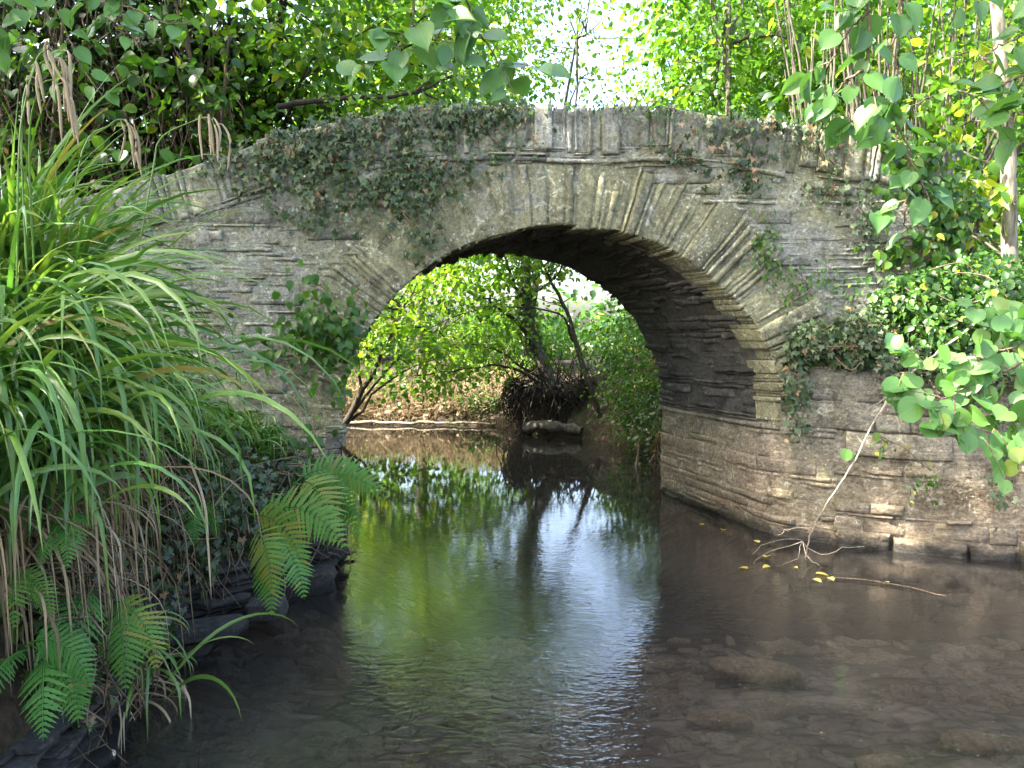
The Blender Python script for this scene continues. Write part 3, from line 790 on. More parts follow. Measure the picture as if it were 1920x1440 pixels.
coppice('slanting_shrub', 'dark slanting stems leaning to the upper right behind the pale trunk', at(4.05, 7.6), 6, 3.6, .10, .6, .035, 30, bark=M_dbark, tilt=.05, lean=(.28, 0, 0))
coppice('elder_shrub', 'low leafy shrub filling the bank below the leaning stems at the right', at(5.2, 7.8), 16, 1.3, .45, .6, .012, 120, mat=M_lime, tilt=.25)

# dark thicket at the upper left
def thicket():
    r = rnd('thicket'); b = at(-4.6, 8.5)
    t = thing('dark_thicket', 'dark thicket hung with dry brown twigs at the upper left behind the grass', 'thicket', b)
    a = Acc()
    for i in range(420):
        s = ell(r, 1, (-4.7, 8.4, 3.6), (2.0, .55, 2.3))[0]; L = r.uniform(.4, 1.5)
        p = smooth_path([s, s + [r.normal(0, .1), r.normal(0, .1), -L * .5], s + [r.normal(0, .22), r.normal(0, .15), -L]], 7, .015, r)
        tube(a, p, np.linspace(.009, .003, 7) * r.uniform(.6, 1.3), 4, r.uniform(.1, .7))
    for i in range(16):
        s = np.array([r.uniform(-6.3, -3.2), r.uniform(8.3, 9.3), 1.0]); e = s + [r.normal(0, .6), r.normal(0, .2), r.uniform(3.5, 5)]
        tube(a, smooth_path([s, (s + e) / 2 + r.normal(0, .12, 3), e], 12, .015, r), np.linspace(.05, .012, 12), 6, .3)
    a.build('twigs', M_twig, t, True)
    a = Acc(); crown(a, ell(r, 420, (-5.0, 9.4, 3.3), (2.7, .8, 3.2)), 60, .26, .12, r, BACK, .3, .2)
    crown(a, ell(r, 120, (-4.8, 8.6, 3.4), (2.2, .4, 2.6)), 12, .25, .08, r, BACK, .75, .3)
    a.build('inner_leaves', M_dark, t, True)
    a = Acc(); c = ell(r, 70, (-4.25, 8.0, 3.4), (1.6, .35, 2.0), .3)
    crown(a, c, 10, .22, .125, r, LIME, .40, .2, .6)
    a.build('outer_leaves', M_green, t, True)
thicket()

# ------------------------------------------------------------------ beyond the arch
tree('hazel_tree', 'sunlit yellow green hazel hanging over the far pool in the left half of the arch', at(-3.3, 12.0) , (-1.5, 12.5, 2.0), (1.8, .9, 1.4), .07, 120, 36, .22, .10, M_lime, M_dbark, tone=.66, limbs=9, T=BACK, fork=.3)
def leaning_tree():
    r = rnd('leaning'); b = P(1045, 760, 12.7)
    t = thing('leaning_tree', 'leaning ivy clad tree on the root bank seen in the middle of the arch', 'tree', b)
    a = Acc(); p = smooth_path([b, P(1020, 690, 12.7), P(990, 610, 12.8), P(985, 540, 12.9), P(988, 440, 13), P(985, 300, 13.2)], 26, .008, r)
    tube(a, p, np.linspace(.13, .07, 26), 10); a.build('trunk', M_bark, t, True)
    a = Acc(); cl = []
    for ctl, r0 in [([P(1015, 680, 12.7), P(975, 610, 12.5), P(930, 575, 12.4), P(905, 555, 12.3)], .05), ([P(1035, 730, 12.6), P(960, 690, 12.2), P(890, 690, 12.0), P(780, 705, 11.9)], .03),
                    ([P(1025, 720, 12.6), P(940, 660, 12.2), P(870, 645, 12.0), P(800, 660, 11.9)], .022), ([P(1075, 640, 12.4), P(1050, 590, 12.3), P(960, 575, 12.2), P(860, 590, 12.1), P(760, 640, 12)], .022),
                    ([P(990, 590, 12.8), P(960, 520, 12.6), P(940, 460, 12.5)], .035), ([P(985, 560, 12.8), P(1040, 520, 12.6), P(1070, 470, 12.5)], .03)]:
        q = smooth_path(ctl, 16, .012, r); tube(a, q, np.linspace(r0, r0 * .3, 16), 6); cl += list(q[8:])
        for i in range(5):
            s = q[r.integers(6, 16)]; e = s + [r.normal(-.1, .3), r.normal(0, .2), r.normal(.05, .2)]
            tube(a, smooth_path([s, (s + e) / 2 + [0, 0, .05], e], 6), np.linspace(r0 * .3, .003, 6), 4)
    a.build('limb', M_dbark, t, True)
    a = Acc(); crown(a, np.array(cl), 9, .2, .10, r, BACK, .5, .22)
    crown(a, ell(r, 45, P(975, 420, 12.6), (.9, .8, 1.0)), 40, .25, .10, r, BACK, .55)
    a.build('crown', M_lime, t, True)
    a = Acc(); k = 900; i = r.integers(8, 26, k); an = r.uniform(0, 6.28, k)
    o = np.stack([np.cos(an), np.sin(an), 0 * an], -1)
    inst(a, IVY, p[i] + o * r.uniform(.10, .2, (k, 1)) + [0, 0, 1] * r.normal(0, .08, (k, 1)), o * .4 + [0, 0, -1] + r.normal(0, .3, (k, 3)), o + r.normal(0, .3, (k, 3)), r.uniform(.05, .09, k), np.clip(r.normal(.6, .15, k), 0, .9))
    a.build('ivy_sleeve', M_ivy, t, True)
leaning_tree()
def thin_tree():
    r = rnd('thin'); b = P(1128, 792, 12.1)
    t = thing('thin_tree', 'thin dark bare stem rising from the water edge at the right of the arch opening', 'tree', b)
    a = Acc(); q = smooth_path([b, P(1105, 720, 12.1), P(1082, 650, 12.2), P(1065, 590, 12.3), P(1040, 540, 12.4), P(1015, 490, 12.5)], 20, .008, r)
    tube(a, q, np.linspace(.055, .018, 20), 8)
    a.build('trunk', M_dbark, t, True); a = Acc(); cl = []
    for i in range(12):
        s = q[r.integers(8, 20)]; e = s + [r.normal(0.05, .3), r.normal(0, .2), r.uniform(.05, .5)]
        w = smooth_path([s, (s + e) / 2 + r.normal(0, .04, 3), e], 7); tube(a, w, np.linspace(.012, .003, 7), 4); cl.append(e)
    a.build('limb', M_dbark, t, True)
    a = Acc(); crown(a, np.array(cl), 7, .16, .09, r, BACK, .55); a.build('crown', M_lime, t, True)
thin_tree()
def root_bank():
    r = rnd('roots'); b = P(1035, 800, 12.6)
    t = thing('root_mass', 'dark mass of roots and earth under the leaning tree at the water edge', 'root mass', b)
    a = Acc()
    u, w = np.meshgrid(np.linspace(0, 2 * np.pi, 40), np.linspace(0, 1, 14))
    c = P(1035, 805, 12.85); rad = np.interp(w, [0, .3, .75, 1], [.42, .62, .70, .02])
    v = np.stack([c[0] + rad * 1.05 * np.cos(u), c[1] + rad * .8 * np.sin(u), -.1 + np.interp(w, [0, .75, 1], [0, .82, .98])], -1).reshape(-1, 3)
    v = v + .12 * np.stack([vnoise(v, 3, 1), vnoise(v, 3, 2), vnoise(v, 3, 3)], -1)
    i = np.arange(13)[:, None] * 40 + np.arange(39)[None]; a.add(v, np.stack([i, i + 1, i + 41, i + 40], -1).reshape(-1, 4)); a.build('earth', M_soil, t, True)
    a = Acc()
    for k in range(170):
        an = r.uniform(3.0, 6.5); s = c + [.68 * 1.05 * math.cos(an), .68 * .8 * math.sin(an), r.uniform(.55, .85)]; L = r.uniform(.3, .9)
        o = np.array([math.cos(an), math.sin(an), 0])
        tube(a, smooth_path([s - o * .1, s + o * r.uniform(.03, .12), s + o * r.uniform(0, .1) + [r.normal(0, .12), 0, -L * .5], s + [r.normal(0, .2), -.02, -L]], 9, .01, r), np.linspace(.014, .004, 9) * r.uniform(.5, 1.4), 5, r.uniform(0, .8))
    for k in range(90):
        s = c + [r.normal(0, .45), r.normal(-.1, .3), .8]; e = s + [r.normal(0, .3), r.normal(-.1, .2), r.uniform(.15, .65)]
        tube(a, smooth_path([s, (s + e) / 2 + r.normal(0, .07, 3), e], 6, .01, r), np.linspace(.010, .003, 6), 4, r.uniform(.2, 1))
    a.build('roots', M_dbark, t, True)
    r = rnd('log'); a = Acc(); p = smooth_path([P(982, 800, 12.25), P(1035, 797, 12.15), P(1092, 808, 12.0)], 14, .012, r)
    tube(a, p, .075 + .02 * r.normal(0, 1, 14).clip(-1, 1), 12, .35)
    tube(a, np.array([p[0] + [.001, 0, 0], p[0] - [.002, 0, 0]]), [.08, .001], 12)
    tag(a.build('fallen_log', M_pbark if False else M_bark, None, True), 'short grey brown log lying in the water edge below the dark roots', 'log')
root_bank()

def bush(name, label, c, rad, ncl, npc, size, mat, tone, T=BACK, stems=24, spread=.16, cat='bush'):
    r = rnd(label); c = np.asarray(c, float); b = np.array([c[0], c[1], gz(c[0], c[1])])
    t = thing(name, label, cat, b); cl = ell(r, ncl, c, rad, .3); cl = cl[cl[:, 2] > .08]
    a = Acc()
    for i in range(stems):
        e = cl[r.integers(len(cl))]; s = b + np.append(r.normal(0, .15, 2), -.1)
        tube(a, smooth_path([s, (s + e) / 2 + r.normal(0, .08, 3) + [0, 0, .1], e], 9, .008, r), np.linspace(.018, .003, 9), 5, r.uniform(.2, .8))
    a.build('stems', M_twig, t, True)
    a = Acc(); crown(a, cl, npc, spread, size, r, T, tone, keep=lambda q: q[:, 2] > .03); a.build('leaves', mat, t, True)
    return t
bush('willow_bush', 'dense small leaved bush hanging over the water along the right side inside the arch view', (2.1, 10.9, 1.25), (.85, 1.2, 1.25), 150, 60, .055, M_green, .52)
bush('bramble_bush', 'brown tinged bramble low over the water beside the far end of the right pier', (1.95, 9.6, .45), (.35, .9, .5), 60, 30, .05, M_dark, .7)
bush('bramble_bush', 'green bank bush at the left end of the far pool behind the arch', (-4.7, 13.9, .7), (1.3, .6, .8), 80, 45, .08, M_green, .6)
bush('pale_bush', 'pale green bush on the far bank behind the leaning tree', (-.2, 16.0, 1.3), (1.6, .8, 1.1), 100, 40, .08, M_lime, .5)
bush('pale_bush', 'greyish leafy bush right of the thin dark stem on the far bank', (2.6, 14.6, 1.4), (.9, .8, 1.1), 90, 45, .08, M_green, .65)

bush('low_bramble', 'low tangled bramble scrambling over the sunlit far bank', (-1.7, 14.75, .45), (1.5, .45, .5), 60, 24, .06, M_green, .6, stems=60)
bush('low_bramble', 'low green bramble at the foot of the far bank beside the dark roots', (-.5, 14.1, .35), (.4, .3, .35), 18, 22, .06, M_green, .5, stems=20)
def dry_stems():
    r = rnd('dry'); a = Acc(); k = 1500
    x = r.uniform(-3.6, -.1, k); y = r.uniform(14.0, 15.2, k); z = ground_z(x, y)[0]
    for i in range(k):
        s = np.array([x[i], y[i], max(z[i], 0) - .03]); L = r.uniform(.15, .6)
        e = s + [r.normal(0, .25), r.normal(-.1, .15), L]
        tube(a, smooth_path([s, (s + e) / 2 + r.normal(0, .05, 3), e + [r.normal(0, .1), -.05, -.06]], 5), np.linspace(.009, .004, 5), 3, r.uniform(.5, 1))
    n = 800; x = r.uniform(-3.6, 0, n); y = r.uniform(13.9, 15.2, n); z = ground_z(x, y)[0].clip(0)
    inst(a, MEDL, np.stack([x, y, z + r.uniform(0, .25, n)], -1), r.normal(0, 1, (n, 3)), r.normal(0, .6, (n, 3)) + [0, -.4, .8], r.uniform(.05, .1, n), r.uniform(.6, 1, n))
    tag(a.build('dry_stems', M_dead, None, True), 'bleached dry stems and dead leaves in the sun along the far bank', 'dead plants', kind='stuff')
    a = Acc(); p = smooth_path([P(640, 800, 13.9), P(740, 793, 13.8), P(850, 793, 13.75), P(965, 797, 13.6)], 22, .012, r); p[:, 2] = .05 + p[:, 2] * 0 + r.normal(0, .008, 22)
    tube(a, p, np.linspace(.03, .02, 22), 8, .4); tag(a.build('driftwood_pole', M_ptwig, None, True), 'long bleached pole lying along the foot of the far bank', 'pole')
dry_stems()

def woodland():
    r = rnd('wood'); a = Acc()
    c = np.concatenate([ell(r, 130, (-10, 20, 4.0), (9.2, 3, 5)), ell(r, 90, (-4.2, 19, 5.2), (3.4, 2.0, 5.0)), ell(r, 170, (12.5, 19, 4.5), (9.4, 4, 5.5)), ell(r, 50, (1.4, 21, .8), (4, 1.5, 1.3)), ell(r, 60, (-10, 14, 4.5), (3, 1.6, 4)), ell(r, 150, (8.5, 15.5, 6.5), (4.5, 1.6, 4.8))])
    c = c[c[:, 2] > -.2]
    crown(a, c, 80, .5, .19, r, BACK, .55, .2, .8, keep=lambda q: no_gap(q) & ~((q[:, 0] / q[:, 1] > -.01) & (q[:, 0] / q[:, 1] < .19) & (q[:, 2] > 2.6)))
    tag(a.build('woodland', M_green, None, True), 'green wood closing the view behind the stream', 'woodland', kind='stuff')
    r = rnd('farwood'); a = Acc()
    c = np.stack([r.uniform(-60, 60, 420), r.uniform(34, 50, 420), r.uniform(0, 1, 420) ** .8 * 7], -1)
    c[:, 2] *= np.where((c[:, 0] / c[:, 1] > -.02) & (c[:, 0] / c[:, 1] < .2), .33, 1.6)
    crown(a, c, 60, 1.1, .42, r, BACK, .5, .2, .9)
    tag(a.build('far_wood', M_green, None, True), 'pale far trees on the slope beyond the wood', 'woodland', kind='stuff')
woodland()

# ------------------------------------------------------------------ unseen tall ashes added beside the camera to block the sun over the bridge
tree('birch_tree', 'airy tree with sparse leaves standing in front of the white sky gap', at(.2, 16.0), (1.35, 15.2, 6.6), (1.5, 1.2, 3.4), .09, 52, 38, .36, .105, M_lime, M_bark, tone=.6, limbs=7)
def shade(name, label, base, c, rad, ncl, npc, seed, size=.17):
    tree(name, label, base, c, rad, .28, ncl, npc, .55, size, M_green, M_bark, tone=.45, limbs=16, keep=no_gap, fork=.35, twigs=60, flat=.6)
shade('unseen_shade_tree', 'tall spreading ash on the left bank shading the bridge', at(-8.2, 2.6), (-6.9, 4.2, 9.4), (5.2, 4.6, 3.2), 380, 66, 1)
shade('unseen_shade_tree', 'tall ash on the bank behind the photographer', at(-6.5, -6), (-4.0, -2.2, 9.5), (4.6, 4.0, 2.8), 110, 55, 2)

# ------------------------------------------------------------------ sedge
def blades(acc, r, roots, az, th0, bend, L, w, tone, K=12, kink=0.12):
    n = len(roots); ds = L / K
    p = roots.copy(); pts = [p.copy()]; th = th0.copy(); q = []
    kk = np.where(r.random(n) < kink, r.integers(4, K - 1, n), 99)
    a = az.copy(); tw = r.normal(0, .03, n)
    for i in range(K):
        d = np.stack([np.cos(th) * np.cos(a), np.cos(th) * np.sin(a), np.sin(th)], -1); q.append(d)
        p = p + d * ds[:, None]; pts.append(p.copy())
        s = (i + 1) / K
        th = th - bend * (1.6 * s ** .8) / K - np.where(kk == i, r.uniform(.6, 1.5, n), 0)
        th = np.maximum(th, -1.5); a = a + tw
    q.append(q[-1]); pts = np.stack(pts, 1); d = np.stack(q, 1)
    side = np.stack([-np.sin(az), np.cos(az), 0 * az], -1)[:, None] + 0 * d
    up = np.cross(side, d); roll = r.normal(0, .55, n)[:, None, None] + np.linspace(0, 1, K + 1)[None, :, None] * r.normal(0, .6, n)[:, None, None]
    sd = side * np.cos(roll) + up * np.sin(roll); upn = np.cross(sd, d)
    s = np.linspace(0, 1, K + 1); wp = np.interp(s, [0, .15, .5, .8, 1], [.55, .95, 1, .6, .02])
    W = (w[:, None] * wp[None])[..., None] * .5
    v = np.stack([pts - sd * W + upn * W * .35, pts, pts + sd * W + upn * W * .35], 2)
    v = v.reshape(n, -1, 3); k = v.shape[1]
    i = np.arange(K)[:, None] * 3 + np.arange(2)[None]
    f = np.stack([i, i + 1, i + 4, i + 3], -1).reshape(-1, 4)
    tn = np.broadcast_to(np.clip(tone[:, None] + np.linspace(-.08, .12, K + 1)[None], 0, 1)[..., None], (n, K + 1, 3)).reshape(-1)
    g = np.broadcast_to(np.stack([np.tile([-1, 0, 1], K + 1), np.repeat(s, 3), np.zeros(3 * (K + 1))], -1)[None], (n, k, 3)).reshape(-1, 3)
    acc.add(v.reshape(-1, 3), (f[None] + (np.arange(n) * k)[:, None, None]).reshape(-1, 4), tn, g)

def sedge(label, x, y, n, ndead, Lm, rad=.16, dz=0.0, azm=-.5, azs=1.5, stalks=(), wmul=1.0, thlo=45, bend=(2.0, 3.7)):
    r = rnd(label); b = np.array([x, y, gz(x, y) + dz])
    t = thing('sedge_clump', label, 'sedge', b, 'pendulous sedge on the left bank')
    a = Acc(); o = r.normal(0, rad, (n, 3)); o[:, 2] = np.abs(o[:, 2]) * .5 - np.hypot(o[:, 0], o[:, 1]) * .5
    az = r.normal(azm - .75, azs * .75, n)
    blades(a, r, b + o, az, R(1) * r.uniform(thlo, 86, n), r.uniform(*bend, n), Lm * r.uniform(.55, 1.2, n), wmul * r.uniform(.016, .034, n), np.clip(r.normal(.5, .2, n), 0, 1))
    a.build('green_blades', M_sedge, t, True)
    ndead = int(ndead * 1.15)
    if ndead:
        a = Acc(); o = r.normal(0, rad * 1.15, (ndead, 3)); o[:, 2] = -np.abs(o[:, 2]) * .9
        blades(a, r, b + o, r.normal(azm, azs, ndead), R(1) * r.uniform(-60, 35, ndead), r.uniform(2.2, 4.5, ndead), min(Lm, 1.0) * r.uniform(.3, .9, ndead), r.uniform(.004, .011, ndead), np.clip(r.normal(.6, .25, ndead), 0, 1), kink=.3)
        a.build('dead_blades', M_dead, t, True)
    for ctl, spikes in stalks:
        s = Acc(); q = smooth_path(ctl, 24); tube(s, q, np.linspace(.0045, .0022, 24), 5, .62)
        st = s.build('flower_stalk', M_sedge, t, True)
        for k in range(spikes):
            m = q[23 - int(k * 9 / max(spikes, 1))]; L = r.uniform(.10, .17); ss = Acc()
            e = m + [r.normal(0.015, .02), r.normal(0, .02), 0]
            w = smooth_path([m, e + [0, 0, .008], e + [r.normal(.012, .01), 0, -L * .4], e + [r.normal(.014, .012), 0, -L - .03]], 10)
            tube(ss, w, [.0015, .002, .0025, .0035, .005, .0058, .006, .0058, .005, .002], 6, r.uniform(.75, 1)); ss.build('flower_spike', M_dead, st, True)
    return t
sedge('big tussock of pendulous sedge nearest the left edge with tall drooping flower spikes', -2.06, 3.1, 560, 420, 1.30, thlo=40,
      stalks=[([P(60, 700, 3.1), P(40, 250, 3.1), P(62, 130, 3.1), P(82, 95, 3.1), P(97, 92, 3.1), P(101, 115, 3.1)], 6), ([P(75, 700, 3.15), P(55, 300, 3.1), P(70, 175, 3.0), P(95, 150, 3.0), P(108, 160, 3.0), P(110, 190, 3.0)], 5),
              ([P(30, 700, 3.0), P(35, 300, 3.0), P(48, 190, 3.0), P(64, 130, 3.0), P(70, 128, 3.0), P(72, 150, 3.0)], 3)])
sedge('tussock of sedge arching to the right in front of the bridge end', -2.38, 3.7, 520, 300, 1.2, azm=-.35, thlo=50, bend=(1.6, 3.6),
      stalks=[([P(110, 640, 3.6), P(150, 300, 3.6), P(205, 235, 3.6), P(228, 224, 3.6), P(240, 235, 3.6), P(243, 262, 3.6)], 6), ([P(230, 640, 3.6), P(285, 330, 3.6), P(300, 262, 3.6), P(350, 232, 3.6), P(392, 221, 3.6), P(403, 240, 3.6)], 6)])
sedge('upright sedge tussock behind the others against the thicket', -2.55, 3.8, 520, 120, 1.45, thlo=66, azs=3, bend=(.8, 2.4))
sedge('lower sedge tussock spilling brown blades towards the ferns', -2.15, 4.5, 170, 120, .75, azm=-.3)
sedge('sedge tussock half out of the picture at the left edge', -1.9, 2.62, 360, 420, .95, azm=-.3)
sedge('small wispy sedge under the left jamb of the arch', -1.75, 5.2, 90, 30, .42, rad=.1, azm=-.8, wmul=.45)
sedge('fine leaved tuft hanging low on the bank above the water ferns', -1.82, 3.2, 110, 200, .6, rad=.12, azm=-.6, wmul=.7, dz=-.25)

# ------------------------------------------------------------------ ferns
def frond(acc, r, base, az, th0, bend, L, tone, pairs=17):
    K = 30; th = th0; p = np.array(base, float); pts = [p.copy()]; ds = L / K; dd = []; a = az
    for i in range(K):
        d = np.array([math.cos(th) * math.cos(a), math.cos(th) * math.sin(a), math.sin(th)]); dd.append(d); p = p + d * ds; pts.append(p.copy())
        th = max(th - bend * 1.3 * math.exp(-2.2 * (i / K - .25) ** 2) / K, -1.4)
    dd.append(dd[-1]); pts = np.array(pts); dd = np.array(dd)
    tube(acc, pts, np.linspace(.004, .001, K + 1), 4, .6)
    side = np.array([-math.sin(a), math.cos(a), 0]); roll = -R(68) * max(0, math.cos(a)) + r.normal(0, .2)
    sp = L * .86 / pairs
    for k in range(pairs):
        s = .14 + .86 * (k / pairs); x = s * K; i = min(int(x), K - 1); m = pts[i] + (pts[i + 1] - pts[i]) * (x - i); d = dd[i]
        up = np.cross(side, d); sd0 = side * math.cos(roll) + up * math.sin(roll); nrm = -np.cross(sd0, d)
        if r.random() < .03: continue
        pl = L * .27 * np.interp(s, [.1, .25, .45, .75, 1], [.6, .95, 1, .55, .05]) * r.uniform(.92, 1.08)
        for sg in (-1, 1):
            pd = norm(sd0 * sg * .9 + d * .42 - np.array([0, 0, .10]) + r.normal(0, .05, 3))
            n = 2 * max(3, int(pl / .016)) + 1                      # teeth of the leaflets along both edges
            u = np.linspace(.03, 1, n); c = m + pd * (u * pl)[:, None] - (np.array([0, 0, .12]) + nrm * .12) * (u ** 2 * pl)[:, None]
            cross = norm(np.cross(pd, nrm)); hw = sp * .46 * np.interp(u, [0, .12, .6, 1], [.7, 1, .75, .06]) * np.interp(s, [.7, 1], [1, .6]) * np.where(np.arange(n) % 2, 1.0, .58)
            sh = np.where(np.arange(n) % 2, .3, 0)[:, None] * pd * sp * .3
            v = np.stack([c - cross * hw[:, None] + sh - nrm * (hw * .25)[:, None], c, c + cross * hw[:, None] + sh - nrm * (hw * .25)[:, None]], 1).reshape(-1, 3)
            q = np.arange(n - 1)[:, None] * 3 + np.arange(2)[None]
            acc.add(v, np.stack([q, q + 1, q + 4, q + 3], -1).reshape(-1, 4), np.clip(tone + r.normal(0, .07) + (.35 * max(0, s - .7) if tone > .65 else 0) + (.4 if r.random() < .02 else 0), 0, 1))

def fern(label, pos, fr, L):
    r = rnd(label); pos = np.asarray(pos, float)
    t = thing('fern', label, 'fern', pos, 'ferns hanging from the left bank')
    for az, th0, bend in fr:
        a = Acc(); frond(a, r, pos + r.normal(0, .025, 3), R(az), R(th0), R(bend), L * r.uniform(.7, 1.15), np.clip(r.normal(.62, .2), 0, .95)); a.build('frond', M_fern, t)
    return t
fern('wide fern reaching out over the water in front of the left arch foot', P(560, 905, 4.55) , [(-5, 35, 80), (-25, 25, 75), (15, 45, 95), (-55, 25, 90), (-15, 0, 60)], .66)
fern('bright fern drooping to a point low over the dark water', P(478, 975, 3.8), [(-28, 15, 90), (-58, 20, 100), (-5, 35, 95)], .60)
fern('fern with a long pointed frond hanging lowest over the dark undercut', P(500, 1010, 3.75), [(-35, -5, 75), (-60, 0, 85)], .42)
fern('small fern under the brown blades in the middle of the left bank', P(370, 950, 3.55), [(-40, 0, 85), (-75, 20, 105)], .30)
fern('fern hanging in two long fronds above the undercut bank', P(195, 1110, 2.8), [(-25, 5, 90), (-58, 0, 85), (-85, 20, 110)], .42)
fern('yellow green fern in the bottom left corner', P(55, 1215, 2.45), [(-35, 10, 90), (-62, 20, 100), (-10, 35, 110), (-100, 20, 100), (-20, -10, 70)], .34)
fern('little fern sprig among the hanging blades near the left edge', P(135, 985, 2.5), [(-70, 10, 80), (-100, 0, 70)], .26)
fern('shaded fern at the left edge above the corner fern', P(15, 1080, 2.5), [(-60, 20, 100), (-20, 10, 90)], .26)

# ------------------------------------------------------------------ ivy and creepers
def wall_leaves(label, blobs, name='ivy', cat='ivy', T=IVY, mat=M_ivy, size=(.022, .066), Y=5.965, thick=.032, tone=.5, tsd=.2, dead=0.05, stems=14, group=None):
    r = rnd(label); pos = []
    for px, py, sx, sy, n in blobs:
        x = px + r.normal(0, sx, n); y = py + r.normal(0, sy, n)
        cc = r.normal(0, 1, (max(3, n // 18), 2)) * [sx, sy] + [px, py]
        m = r.random(n) < .6; pick = cc[r.integers(len(cc), size=n)]
        x = np.where(m, pick[:, 0] + r.normal(0, 13, n), x); y = np.where(m, pick[:, 1] + r.normal(0, 13, n), y)
        for q in zip(x, y): pos.append(P(q[0], q[1], Y))
    pos = np.array(pos); ok = pos[:, 2] < top(pos[:, 0]) + .05; ok &= ~in_ring(pos[:, 0], pos[:, 2], -.03) | (pos[:, 2] < 0.0); pos = pos[ok]; n = len(pos)
    t = thing(name, label, cat, pos.mean(0) * [1, 1, 0] + [0, 0, pos[:, 2].min()], group)
    a = Acc()
    for i in range(stems):
        s = pos[r.integers(n)].copy(); near = pos[np.argsort(np.linalg.norm(pos - s, axis=1))[:60]]
        e = near[r.integers(len(near))]; tube(a, smooth_path([s, (s + e) / 2 + r.normal(0, .03, 3) * [1, .3, 1], e], 8, .006, r) - [0, .012, 0], .0045, 4, r.uniform(.4, 1))
    a.build('stems', M_twig, t, True)
    a = Acc(); pos[:, 1] -= np.abs(r.normal(0, thick, n))
    tn = np.clip(r.normal(tone, tsd, n), 0, .93); tn = np.where(r.random(n) < dead, 1.0, tn)
    inst(a, T, pos, np.array([0, -.25, -1]) + r.normal(0, .55, (n, 3)), np.array([0, -1, .55]) + r.normal(0, .42, (n, 3)), size[0] + (size[1] - size[0]) * r.random(n) ** 1.4, tn)
    a.build('leaves', mat, t, True)
wall_leaves('broad dark ivy patch covering the left shoulder of the bridge and its coping', [(700, 275, 120, 38, 760), (860, 240, 55, 30, 340), (560, 300, 70, 32, 300), (460, 305, 50, 20, 130), (680, 370, 65, 32, 300), (600, 400, 60, 25, 160), (800, 330, 45, 25, 260), (800, 215, 110, 10, 380), (600, 245, 110, 12, 260)], dead=.035, tone=.62, tsd=.2, stems=60)
wall_leaves('thin ivy strand trailing down the arch ring left of the opening', [(785, 400, 12, 30, 60), (790, 460, 14, 30, 70), (740, 350, 30, 20, 70)], stems=6)
wall_leaves('sparse ivy around the parapet right of the arch crown', [(1290, 260, 36, 28, 90), (1385, 285, 40, 24, 70), (1430, 235, 60, 12, 140), (1400, 330, 40, 16, 70)], tone=.4, dead=.12, stems=16)
wall_leaves('straggling ivy strand on the wall right of the arch below the coping', [(1625, 415, 14, 40, 110), (1540, 290, 40, 20, 60), (1560, 360, 40, 16, 60)], tone=.55, stems=10)
wall_leaves('short tufts of herb growing from the right arch ring joints', [(1437, 470, 10, 36, 130), (1560, 530, 30, 20, 70), (1485, 520, 22, 26, 60)], name='wall_plant', cat='wall plant', T=SMALL, mat=M_green, size=(.03, .06), tone=.55, stems=6)
wall_leaves('little ivy sprigs hanging below the ivy ledge at the right pier corner', [(1500, 765, 16, 34, 130), (1480, 720, 14, 20, 60)], Y=5.86, tone=.5, stems=8)
wall_leaves('thin ivy runner climbing the low brown wall at the far right', [(1868, 930, 7, 38, 46)], Y=5.16, tone=.6, stems=4, thick=.02)
wall_leaves('tiny green weed on the low brown wall below the lime leaves', [(1738, 912, 12, 14, 26), (1650, 838, 12, 8, 18)], name='wall_plant', cat='wall plant', T=MEDL, mat=M_green, Y=5.28, size=(.025, .045), tone=.6, stems=3, thick=.03)
wall_leaves('broad leaved bramble creeping over the left foot of the arch', [(600, 590, 45, 40, 130), (560, 640, 60, 40, 130), (660, 640, 28, 40, 90), (640, 720, 25, 40, 70)], name='bramble', cat='bramble', T=MEDL, mat=M_green, size=(.05, .085), tone=.5, tsd=.15, Y=5.93, thick=.12, dead=0, stems=18)
wall_leaves('bramble leaves hanging at the waterside below the left arch foot', [(640, 830, 22, 30, 60), (620, 870, 30, 25, 40), (680, 900, 18, 25, 40), (660, 960, 20, 30, 24)], name='bramble', cat='bramble', T=MEDL, mat=M_green, size=(.05, .08), tone=.45, tsd=.12, Y=5.25, thick=.15, dead=0, stems=10)

def mound(label, blobs, n, size, tone, T=IVY, mat=M_ivy, name='ivy', cat='ivy', dead=.04, tsd=.2, stems=20):
    r = rnd(label); pos = []; nr = []
    tot = sum(b[2] for b in blobs)
    for c, rad, w in blobs:
        k = int(n * w / tot); d = rdirs(r, k); d[:, 1] = -np.abs(d[:, 1]) * np.where(r.random(k) < .85, 1, -1)
        pos.append(np.asarray(c) + d * np.asarray(rad) * r.uniform(.6, 1.08, (k, 1))); nr.append(d)
    pos = np.concatenate(pos); nr = np.concatenate(nr); k = len(pos)
    t = thing(name, label, cat, pos.mean(0) * [1, 1, 0] + [0, 0, pos[:, 2].min()])
    a = Acc()
    for i in range(stems):
        s, e = pos[r.integers(k)], pos[r.integers(k)]
        if np.linalg.norm(e - s) > .9: e = s + norm(e - s) * .6
        tube(a, smooth_path([s, (s + e) / 2 + r.normal(0, .05, 3), e], 8), .004, 4, r.uniform(.2, .8))
    a.build('stems', M_twig, t, True)
    a = Acc(); tn = np.clip(r.normal(tone, tsd, k), 0, .94); tn = np.where(r.random(k) < dead, 1, tn)
    inst(a, T, pos, np.array([0, -.3, -.7]) + nr * .3 + r.normal(0, .5, (k, 3)), nr * .6 + np.array([0, -.4, .6]) + r.normal(0, .4, (k, 3)), r.uniform(size[0], size[1], k), tn)
    a.build('leaves', mat, t, True)
